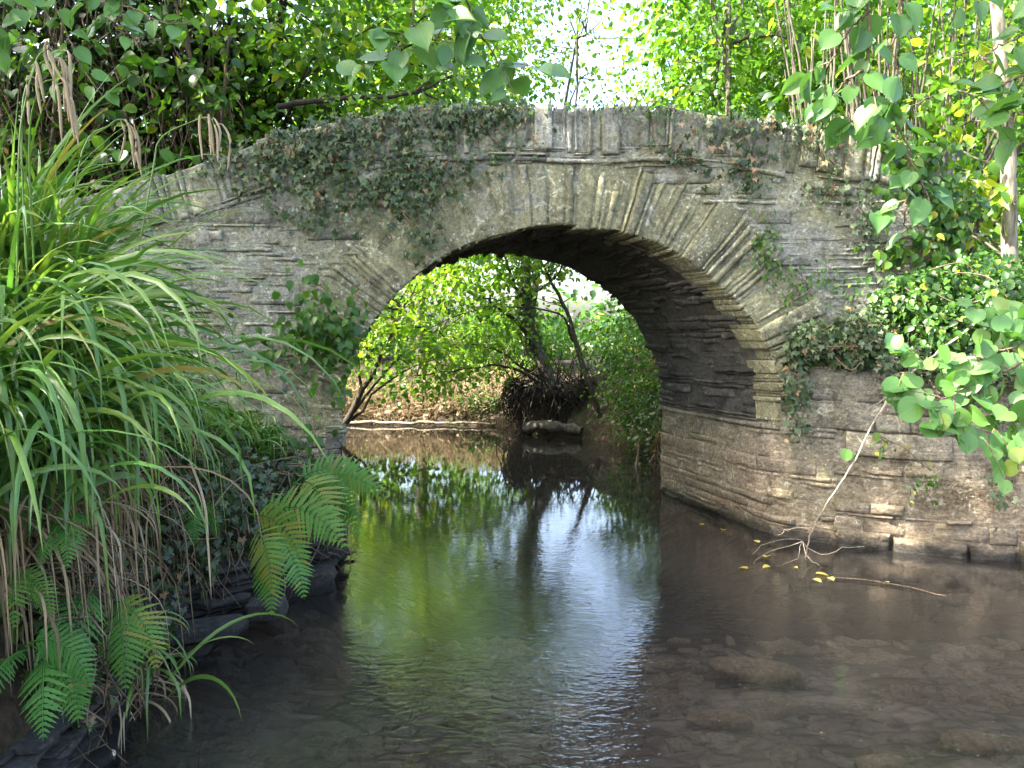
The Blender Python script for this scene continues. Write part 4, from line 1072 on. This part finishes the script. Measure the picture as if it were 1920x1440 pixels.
wall_leaves('leafy creeper hiding the squared right end of the bridge', [(1745, 330, 34, 50, 240), (1760, 420, 24, 40, 150), (1700, 290, 30, 20, 90), (1710, 470, 40, 25, 120)], name='creeper', cat='creeper', T=MEDL, mat=M_green, size=(.05, .085), tone=.5, thick=.08, stems=14)
wall_leaves('thin fringe of moss and dead leaves along the bare top of the parapet', [(1000, 200, 70, 5, 130), (1180, 198, 70, 5, 130), (1330, 214, 60, 6, 120), (1500, 234, 70, 6, 150), (1640, 254, 40, 6, 80)], name='moss_fringe', cat='moss', T=SMALL, mat=M_green, size=(.015, .05), tone=.45, tsd=.25, thick=.12, stems=10, dead=.12)
mound('glossy dark green ivy clump on the ledge right of the arch', [(P(1540, 640, 5.85), (.30, .16, .16), 3), (P(1630, 620, 5.8), (.34, .2, .2), 4), (P(1500, 665, 5.9), (.14, .1, .12), 1), (P(1600, 660, 5.8), (.22, .14, .12), 2)], 1500, (.035, .06), .55)
mound('pale sunlit ivy and herbs heaped on the right bank behind the dead branch', [(P(1740, 570, 5.7), (.34, .25, .26), 4), (P(1840, 540, 5.7), (.40, .3, .26), 4), (P(1690, 560, 5.8), (.25, .2, .22), 2), (P(1900, 590, 5.4), (.30, .25, .3), 3), (P(1790, 620, 5.5), (.3, .2, .2), 3)], 3000, (.025, .065), .42, mat=M_green, tsd=.27, dead=.03, T=MEDL)
mound('dark ivy spilling over the top of the low brown wall under the lime leaves', [(P(1720, 680, 5.55), (.3, .12, .12), 2), (P(1830, 690, 5.4), (.35, .14, .14), 2), (P(1920, 690, 5.2), (.35, .14, .16), 2)], 900, (.035, .06), .4)
mound('dark ivy cloaking the left bank below the sedge', [((-1.62, 4.55, .62), (.25, .25, .35), 2), ((-1.75, 4.2, .6), (.2, .25, .4), 2), ((-1.5, 5.2, .6), (.22, .3, .3), 2), ((-1.72, 3.6, .5), (.15, .4, .4), 2), ((-1.62, 2.9, .5), (.12, .4, .4), 2)], 1900, (.035, .06), .35)

# low herbs, one mass of ground cover on the banks
def cover():
    r = rnd('cover'); x = np.concatenate([r.uniform(-4.5, -1.2, 9000), r.uniform(2.2, 7.5, 5000)]); y = np.concatenate([r.uniform(2.3, 6.0, 9000), r.uniform(4.6, 9.5, 5000)])
    z, d = ground_z(x, y); k = (d > .12) & ~((y > 5.9) & (y < 8.1) & (x < XR + .1)) & ~((x > 1) & (d < .32)); x, y, z = x[k], y[k], z[k]; n = len(x)
    a = Acc(); inst(a, MEDL, np.stack([x, y, z + r.uniform(0, .14, n)], -1), r.normal(0, .7, (n, 3)) + [0, -.2, .1], r.normal(0, .4, (n, 3)) + [0, -.2, .9], r.uniform(.03, .08, n), np.clip(r.normal(.4, .22, n), 0, 1))
    tag(a.build('ground_cover', M_green, None, True), 'low herbs and seedlings covering both banks', 'ground cover', kind='stuff')
    n = 2200; x = r.uniform(-2.4, 7, n); y = np.where(x < 0, r.uniform(2.3, 6, n), r.uniform(4.6, 9, n)); z, d = ground_z(x, y); k = (d > .1) & ~((x > 1) & (d < .32)) & ~((y > 5.9) & (y < 8.1) & (x < XR + .1)); x, y, z = x[k], y[k], z[k]; n = len(x)
    a = Acc(); inst(a, MEDL, np.stack([x, y, z + .02], -1), r.normal(0, 1, (n, 3)) * [1, 1, .3], r.normal(0, .4, (n, 3)) + [0, 0, 1], r.uniform(.04, .09, n), r.uniform(0, .8, n))
    tag(a.build('leaf_litter', M_dead, None, True), 'brown fallen leaves lying on the banks', 'leaf litter', kind='stuff')
cover()

# ------------------------------------------------------------------ near hanging branches
def spray(label, paths, size, tone=.45, T=LIME, spacing=.045, side=.10, name='lime_branch', cat='branch', mat=M_near, facing=(0, -.55, .8), tr=.006, skip=0, pet=.03, yellow=0.0):
    r = rnd(label); P0 = np.asarray(paths[0][0], float)
    t = thing(name, label, cat, P0); a = Acc(); pos = []; tip = []
    for ctl in paths:
        q = smooth_path(ctl, 26, .004, r); tube(a, q, np.linspace(tr, tr * .3, 26), 6, r.uniform(.4, .8))
        L = np.concatenate([[0], np.cumsum(np.linalg.norm(np.diff(q, axis=0), axis=1))]); s = L[-1] * skip; sg = 1
        while s < L[-1]:
            m = np.array([np.interp(s, L, q[:, i]) for i in range(3)]); d = norm(np.array([np.interp(min(s + .02, L[-1]), L, q[:, i]) for i in range(3)]) - m + 1e-6)
            sd = norm(np.cross(d, np.array([0.05, -1, .35]))) * sg; o = norm(sd * .9 + d * .45 + r.normal(0, .25, 3))
            k = m + o * pet * r.uniform(.6, 1.3); tube(a, np.array([m, (m + k) / 2 + [0, 0, .003], k]), .0012, 3, .7)
            pos.append(k); tip.append(norm(o * .75 + np.array([0, -.1, -.55]) + r.normal(0, .25, 3)))
            if r.random() < side * 3:
                L2 = size * r.uniform(.9, 2.2); e = m + norm(o + np.array([0, -.2, -.3])) * L2
                tube(a, smooth_path([m, (m + e) / 2 + [0, 0, .01], e], 6), np.linspace(tr * .4, .001, 6), 4, .6)
                for f in (.45, .75, 1.0):
                    k = m + (e - m) * f; pos.append(k); tip.append(norm((e - m) / L2 * .6 + r.normal(0, .5, 3) + [0, -.1, -.4]))
            s += spacing * r.uniform(.7, 1.3); sg = -sg
    a.build('twig', M_twig, t, True)
    a = Acc(); pos = np.array(pos); n = len(pos); tn = np.clip(r.normal(tone, .16, n), 0, .93); tn = np.where(r.random(n) < yellow, 1, tn)
    inst(a, T, pos, np.array(tip), np.array(facing) + r.normal(0, .33, (n, 3)), size * r.uniform(.6, 1.15, n), tn)
    a.build('leaves', mat, t, True)
Y = 2.7
spray('long lime branch hanging in front of the right end of the bridge', [
    [P(1640, -220, Y), P(1632, -60, Y), P(1628, 60, Y), P(1632, 150, Y), P(1648, 190, Y), P(1682, 240, Y), P(1700, 275, Y), P(1722, 330, Y), P(1745, 380, Y)],
    [P(1632, 20, Y), P(1590, 60, Y), P(1560, 110, 2.75), P(1540, 150, 2.8)], [P(1632, 120, Y), P(1590, 150, Y), P(1560, 180, 2.8), P(1545, 195, 2.8)],
    [P(1700, 275, Y), P(1705, 330, 2.72), P(1695, 400, 2.75), P(1700, 440, 2.75)], [P(1660, -120, Y), P(1690, 20, 2.6), P(1672, 90, 2.6), P(1690, 150, 2.6)], [P(1650, 200, Y), P(1610, 225, 2.8), P(1580, 240, 2.85)]], .088, .45, spacing=.06, side=.07)
spray('lime twig with big pale leaves at the upper right edge', [[P(2000, 20, 2.6), P(1930, 60, 2.6), P(1880, 80, 2.6), P(1840, 110, 2.6)], [P(1960, 120, 2.6), P(1900, 150, 2.6), P(1850, 170, 2.65), P(1825, 185, 2.65)], [P(1990, 180, 2.5), P(1930, 200, 2.5), P(1895, 230, 2.5)], [P(1850, -120, 2.7), P(1830, -20, 2.7), P(1800, 20, 2.7)]], .10, .5)
spray('hazel spray with round leaves reaching in over the low brown wall', [[P(2010, 560, 3.1), P(1930, 640, 3.1), P(1850, 660, 3.1), P(1770, 690, 3.1), P(1690, 700, 3.1)], [P(1960, 640, 3.1), P(1900, 690, 3.05), P(1850, 700, 3.05), P(1790, 740, 3.0), P(1730, 760, 3.0)],
    [P(1990, 700, 3.0), P(1930, 740, 3.0), P(1880, 790, 3.0), P(1840, 830, 3.0)], [P(1860, 700, 3.05), P(1810, 760, 3.0), P(1780, 790, 3.0)], [P(2000, 790, 2.9), P(1940, 820, 2.9), P(1900, 860, 2.9)], [P(1980, 600, 3.2), P(1900, 620, 3.2), P(1840, 610, 3.2)]], .088, .62, T=HAZEL, facing=(-.1, -.75, .65), spacing=.04, side=.12, yellow=.03)
spray('blue green lime spray hanging above the middle of the parapet', [[P(720, -160, 2.9), P(770, -20, 2.9), P(770, 50, 2.9), P(745, 95, 2.9), P(725, 120, 2.9)], [P(900, -160, 3.0), P(870, -40, 3.0), P(890, 40, 3.0), P(920, 90, 3.0), P(950, 140, 3.0), P(960, 180, 3.0)], [P(770, 50, 2.9), P(800, 70, 2.9), P(850, 80, 2.9)], [P(890, 40, 3.0), P(860, 90, 3.0), P(845, 140, 3.0)]], .105, .35, skip=.42, spacing=.055, side=.08)
spray('strand of small round leaves hanging over the dark thicket at the upper left', [[P(70, -160, 4.0), P(95, -20, 4.0), P(125, 60, 4.0), P(145, 110, 4.0), P(170, 150, 4.0), P(205, 195, 4.0)], [P(150, -100, 4.0), P(190, 0, 4.0), P(250, 15, 4.0), P(310, 45, 4.0), P(370, 40, 4.0)], [P(220, -60, 4.0), P(230, 20, 4.0), P(215, 50, 4.0), P(260, 75, 4.0)]], .092, .5, spacing=.06, side=.12)
spray('lime twig poking in at the top left corner', [[P(-120, -60, 3.6), P(-40, 20, 3.6), P(20, 60, 3.6), P(45, 75, 3.6)], [P(-100, -140, 3.6), P(0, -20, 3.6), P(40, 15, 3.6)]], .10, .45, spacing=.06)

def dark_limb():
    r = rnd('limb'); a = Acc(); q = smooth_path([P(520, 200, 7.6), P(600, 188, 7.6), P(690, 183, 7.6), P(780, 172, 7.6), P(850, 140, 7.7)], 22, .008, r)
    t = thing('bare_limb', 'bare dark limb slanting out from the lime just above the ivy topped parapet', 'limb', q[0])
    tube(a, q, np.linspace(.03, .012, 22), 7, .3)
    for c in ([P(690, 183, 7.6), P(715, 200, 7.6), P(725, 212, 7.6)], [P(790, 172, 7.6), P(830, 192, 7.6), P(860, 200, 7.6)], [P(780, 172, 7.6), P(805, 150, 7.6), P(812, 140, 7.6)]): tube(a, smooth_path(c, 8, .005, r), np.linspace(.014, .004, 8), 5, .3)
    a.build('wood', M_dbark, t, True)
    a = Acc(); crown(a, q[6:], 6, .14, .09, r, BACK, .4); a.build('leaves', M_lime, t, True)
dark_limb()

# ------------------------------------------------------------------ dead branch standing in the water, floating things
def dead_branch():
    r = rnd('dead'); g = G(1510, 1045); b = g.copy()
    t = thing('dead_branch', 'long thin dead branch leaning from the ivy down into the water', 'branch', b)
    a = Acc(); q = smooth_path([P(1845, 595, 5.35), P(1760, 660, 5.3), P(1690, 715, 5.25), P(1660, 755, 5.2), P(1600, 865, 5.2), P(1550, 945, 5.25), P(1520, 1000, 5.35), g - [0, 0, .02]], 40, .004, r)
    tube(a, q, np.interp(np.linspace(0, 1, 40), [0, .35, 1], [.010, .0065, .0045]), 7, .6); a.build('stem', M_ptwig, t, True)
    a = Acc(); j = P(1505, 1015, 5.42)
    for ctl, r0 in [([j, P(1470, 1025, 5.35), P(1430, 1040, 5.3), P(1412, 1058, 5.28)], .005), ([j, P(1540, 1040, 5.4), P(1580, 1028, 5.35), P(1620, 1025, 5.3)], .006), ([j, P(1490, 1050, 5.35), P(1455, 1062, 5.25)], .004), ([j, P(1518, 1048, 5.35), P(1538, 1062, 5.3), P(1540, 1078, 5.25)], .005),
                     ([P(1525, 990, 5.35), P(1480, 992, 5.4), P(1460, 1005, 5.4)], .004), ([P(1530, 985, 5.3), P(1560, 970, 5.3), P(1585, 1000, 5.25)], .004), ([P(1700, 720, 5.25), P(1640, 760, 5.3), P(1600, 790, 5.35)], .005), ([j, P(1495, 1010, 5.3), P(1440, 1018, 5.25), P(1415, 1038, 5.2)], .004)]:
        tube(a, smooth_path(ctl, 10, .005, r), np.linspace(r0 * .62, .0012, 10), 5, .6)
    a.build('twigs', M_ptwig, t, True)
    a = Acc(); lp = [P(1588, 843, 5.2), P(1642, 812, 5.22), P(1598, 850, 5.2)]; inst(a, HAZEL, lp, [[-.3, -.2, -1], [.2, 0, -1], [-.2, 0, -1]], [[0, -1, .3]] * 3, [.075, .06, .05], [.75, .9, .8]); a.build('leaves', M_near, t, True)
    a = Acc(); q = smooth_path([G(1562, 1083, .012), G(1620, 1087, .016), G(1690, 1098, .014), G(1772, 1117, .008)], 16, .003, r); tube(a, q, np.linspace(.006, .004, 16), 5, .6)
    tag(a.build('floating_twig', M_twig, None, True), 'thin brown twig floating on the water right of the yellow leaves', 'twig')
    names = {0: 'largest yellow leaf floating flat beside the end of the floating twig', 1: 'pale curled leaf floating just in front of the largest yellow leaf', 2: 'yellow leaf touching the left tip of the floating twig', 3: 'yellow leaf pair floating left of the dead branch tips',
             4: 'small yellow leaf under the left tips of the dead branch', 5: 'narrow pale leaf floating between the dead twigs and the pier', 6: 'yellow leaf close to the foot of the pier in the shade', 7: 'curled leaf caught at the waterline of the pier furthest from the twig',
             8: 'tan leaf at the waterline second from the far corner of the pier', 9: 'tiny yellow leaf floating between the twigs and the big yellow leaf', 10: 'small leaf sitting half way along the floating twig'}
    for i, (px, py, s, tn) in enumerate([(1532, 1076, .075, .6), (1526, 1086, .06, .9), (1556, 1083, .05, .8), (1400, 1066, .06, .55), (1442, 1062, .055, .6), (1436, 1044, .06, .75), (1422, 1017, .05, .8), (1318, 984, .045, .3), (1356, 994, .05, .35), (1490, 1063, .03, .6), (1665, 1092, .03, .5)]):
        p = G(px, py, .006); a = Acc(); inst(a, LIME, [p], [[r.normal(), r.normal(), .05]], [[r.normal(0, .12), r.normal(0, .12), 1]], s, tn)
        tag(a.build('floating_leaf', M_litter, None, True), names[i], 'leaf', 'leaves floating by the right pier')
    a = Acc(); n = 60; 
    pts = np.array([G(*c, .003) for c in zip(r.uniform(1240, 1900, n), r.uniform(1180, 1430, n))]); inst(a, SMALL, pts, np.stack([r.normal(0, 1, n), r.normal(0, .4, n), 0 * r.normal(0, 1, n)], -1), np.tile([0, 0, 1.0], (n, 1)), r.uniform(.004, .012, n), r.uniform(.7, 1, n))
    tag(a.build('water_flecks', M_dead, None, False), 'tiny pale flecks drifting on the water surface', 'flecks', kind='stuff')
dead_branch()

def rock(name, label, c, rad, mat, seed, cat='stone', group=None, boxy=.6, rot=0.0, amp=.12, flat=False):
    u, w = np.meshgrid(np.linspace(0, 2 * np.pi, 33), np.linspace(-np.pi / 2, np.pi / 2, 17))
    d = np.stack([np.cos(w) * np.cos(u), np.cos(w) * np.sin(u), np.sin(w)], -1)
    d = np.sign(d) * np.abs(d) ** boxy; d = d.reshape(-1, 3); d = d + amp * np.stack([fbm(d + seed * 7, 1.6, 1), fbm(d + seed * 7, 1.6, 2), fbm(d + seed * 7, 1.6, 3)], -1)
    v = d * np.asarray(rad); cs, sn = math.cos(rot), math.sin(rot); v = np.stack([v[:, 0] * cs - v[:, 1] * sn, v[:, 0] * sn + v[:, 1] * cs, v[:, 2]], -1) + np.asarray(c)
    i = np.arange(16)[:, None] * 33 + np.arange(32)[None]
    o = mesh_object(name, v, np.stack([i, i + 1, i + 34, i + 33], -1).reshape(-1, 4), np.full(len(v), .5), v * 1.0, mat, None, not flat)
    return tag(o, label, cat, group)
rock('submerged_stone', 'large tan slab under the water right of the arch reflection', G(1420, 1252, -.2) + [0, 0, -.02], (.25, .11, .05), M_bedred, 1, rot=-.25, boxy=.8, amp=.26)
rock('submerged_stone', 'oval brown slab under the water below the large tan one', G(1348, 1342, -.15) - [0, 0, .02], (.15, .06, .035), M_bedred, 2, rot=-.15, boxy=.8, amp=.26)
rock('submerged_stone', 'reddish slab under the water in the bottom right corner', G(1850, 1388, -.14) - [0, 0, .02], (.19, .07, .035), M_bedred, 3, rot=-.1, boxy=.8, amp=.26)
rock('submerged_stone', 'flat brown stone under the water at the bottom edge right of the middle', G(1655, 1425, -.13) - [0, 0, .02], (.11, .05, .03), M_bedred, 4, rot=.1, boxy=.8, amp=.26)
rock('pebble', 'round pale pebble at the edge of the bottom left water', G(206, 1413, .005), (.022, .016, .015), M_pale, 5, 'pebble', amp=.05, boxy=.9)
rock('pebble', 'flat elongated pale pebble left of the round one', G(170, 1420, .004), (.032, .012, .009), M_pale, 6, 'pebble', amp=.05, boxy=.9, rot=.1)
rock('bank_slab', 'long dark slate slab jutting from the undercut left bank', G(345, 1185, .10), (.30, .10, .035), M_slate, 7, 'slab', rot=.35, boxy=.32, amp=.22, flat=True)
rock('bank_slab', 'lower dark slate slab at the waterline under the left bank', G(310, 1215, .02) + [-.05, .05, 0], (.28, .14, .04), M_slate, 8, 'slab', rot=.2, boxy=.32, amp=.22, flat=True)
rock('bank_slab', 'square grey slate showing beneath the bright fern', G(500, 1142, .13), (.10, .08, .05), M_slate, 9, 'slab', rot=.1, boxy=.32, amp=.22, flat=True)
rock('bank_slab', 'dark slab under the wide fern at the left arch foot', G(585, 1090, .06) + [-.1, 0.05, 0], (.22, .18, .08), M_slate, 10, 'slab', rot=.3, boxy=.32, amp=.22, flat=True)
rock('bank_slab', 'wet dark stone at the bottom left corner of the bank', G(190, 1330, .05) + [-.06, 0, 0], (.16, .12, .08), M_slate, 11, 'slab', rot=.6, boxy=.32, amp=.22, flat=True)

def rock_ledge():
    r = rnd('ledge'); acc = Acc(); pm, L = path_map([(-1.19, 5.5), (-1.16, 5.0), (-1.40, 4.5), (-1.74, 4.08), (-1.72, 3.5), (-1.54, 2.95), (-1.46, 2.3)][::-1])
    z = -.2
    while z < .3:
        hh = r.choice([.02, .03, .045, .07]); u = -.1
        while u < L:
            w = r.uniform(.1, .4)
            if r.random() < .85 and min(u + w, L) - max(u, 0) > .04: tile(acc, pm, max(u, 0), min(u + w, L), z, z + hh, r, .3, .014, .02, protr=-.03 + r.normal(0, .04) - .22 * max(z - .12, 0), grain_v=False)
            u += w
        z += hh
    tag(acc.build('rock_ledge', M_slate, None, True, warp), 'dark wet ledge of layered slate along the foot of the left bank', 'rock ledge')
    a = Acc(); t = thing('hanging_roots', 'tangle of thin roots hanging from the undercut left bank', 'roots', pm(np.array(1.5), np.array(.5), np.array(0.0)))
    for i in range(150):
        u = r.uniform(.2, L - .3); s0 = pm(np.array(u), np.array(r.uniform(.3, .85)), np.array(-.12)); o = pm(np.array(u), np.array(0.), np.array(1.0)) - pm(np.array(u), np.array(0.), np.array(0.0))
        q = r.uniform(.15, .5)
        tube(a, smooth_path([s0, s0 + o * r.uniform(.08, .2), s0 + o * r.uniform(.08, .2) + [r.normal(0, .05), r.normal(0, .05), -q * .6], s0 + o * r.uniform(.06, .2) + [r.normal(0, .1), r.normal(0, .08), -q]], 8, .006, r), np.linspace(.005, .0015, 8), 4, r.uniform(.1, .9))
    a.build('root_strands', M_twig, t, True)
rock_ledge()

def bed_stones():
    r = rnd('bed'); a = Acc(); k = 0
    while k < 620:
        x, y = r.uniform(-1.7, 3.4), r.uniform(2.3, 5.0); d = signed(np.array([x]), np.array([y]))[0]
        if d > -.08: continue
        z = gz(x, y); s = r.uniform(.03, .10) * (1.3 if r.random() < .2 else .8); m = 9
        an = np.sort(r.uniform(0, 6.283, m)); rr = s * r.uniform(.75, 1.1, m); h = r.uniform(.006, .018); ro = r.uniform(0, 3)
        ca, sa = np.cos(an) * rr * 1.4, np.sin(an) * rr * .8
        px, py = ca * math.cos(ro) - sa * math.sin(ro), ca * math.sin(ro) + sa * math.cos(ro)
        tl = r.normal(0, .08, 2)
        top_ = np.stack([x + px * .86, y + py * .86, z + h + tl[0] * px + tl[1] * py], -1); mid = np.stack([x + px, y + py, z + h * .6 + tl[0] * px + tl[1] * py], -1); lo = np.stack([x + px, y + py, 0 * px + z - .03], -1); c = np.array([[x, y, z + h]])
        v = np.concatenate([lo, mid, top_, np.repeat(c, m, 0) + (top_ - c) * .05]); i = np.arange(m); j = (i + 1) % m
        f = np.concatenate([np.stack([i + q * m, j + q * m, j + q * m + m, i + q * m + m], -1) for q in range(3)]); a.add(v, f, r.uniform(.35, .7), v * 1.0); k += 1
    tag(a.build('bed_stones', M_bedst, None, False), 'flat stones paving the shallow stream bed', 'stones', kind='stuff')
bed_stones()

# ------------------------------------------------------------------ light, sky, camera
w = bpy.data.worlds.new('World'); scene.world = w; w.use_nodes = True
nt = w.node_tree; nt.nodes.clear()
sky = nt.nodes.new('ShaderNodeTexSky'); sky.sky_type = 'NISHITA'; sky.sun_disc = False
elev = math.asin(SUN[2]); sky.sun_elevation = elev; sky.sun_rotation = math.atan2(SUN[0], SUN[1])
sky.air_density = 1.0; sky.dust_density = 6.0; sky.ozone_density = 1.0
bg = nt.nodes.new('ShaderNodeBackground'); bg.inputs['Strength'].default_value = 0.15
wo = nt.nodes.new('ShaderNodeOutputWorld'); nt.links.new(sky.outputs[0], bg.inputs[0]); nt.links.new(bg.outputs[0], wo.inputs[0])
ld = bpy.data.lights.new('sun', 'SUN'); ld.energy = 4.0; ld.angle = R(0.53); ld.color = (1.0, 0.94, 0.85)
lo = bpy.data.objects.new('sun', ld); COL.objects.link(lo); lo.location = (-12, -6, 16)
lo.rotation_euler = Vector(tuple(-SUN)).to_track_quat('-Z', 'Y').to_euler()

cd = bpy.data.cameras.new('camera'); cam = bpy.data.objects.new('camera', cd); COL.objects.link(cam)
cam.location = tuple(CAM); cam.rotation_euler = (R(90) - PITCH, 0, 0)
cd.sensor_width = 36.0; cd.lens = 36.0 * FPX / 1920.0; cd.clip_start = 0.05; cd.clip_end = 1000.0
scene.camera = cam
scene.view_settings.view_transform = 'Standard'; scene.view_settings.look = 'None'
scene.view_settings.exposure = 3.15; scene.view_settings.gamma = 1.0
try:
    scene.cycles.max_bounces = 10; scene.cycles.diffuse_bounces = 4; scene.cycles.transmission_bounces = 6; scene.cycles.transparent_max_bounces = 8
    scene.cycles.use_denoising = True; scene.cycles.caustics_reflective = False; scene.cycles.caustics_refractive = False
except Exception: pass
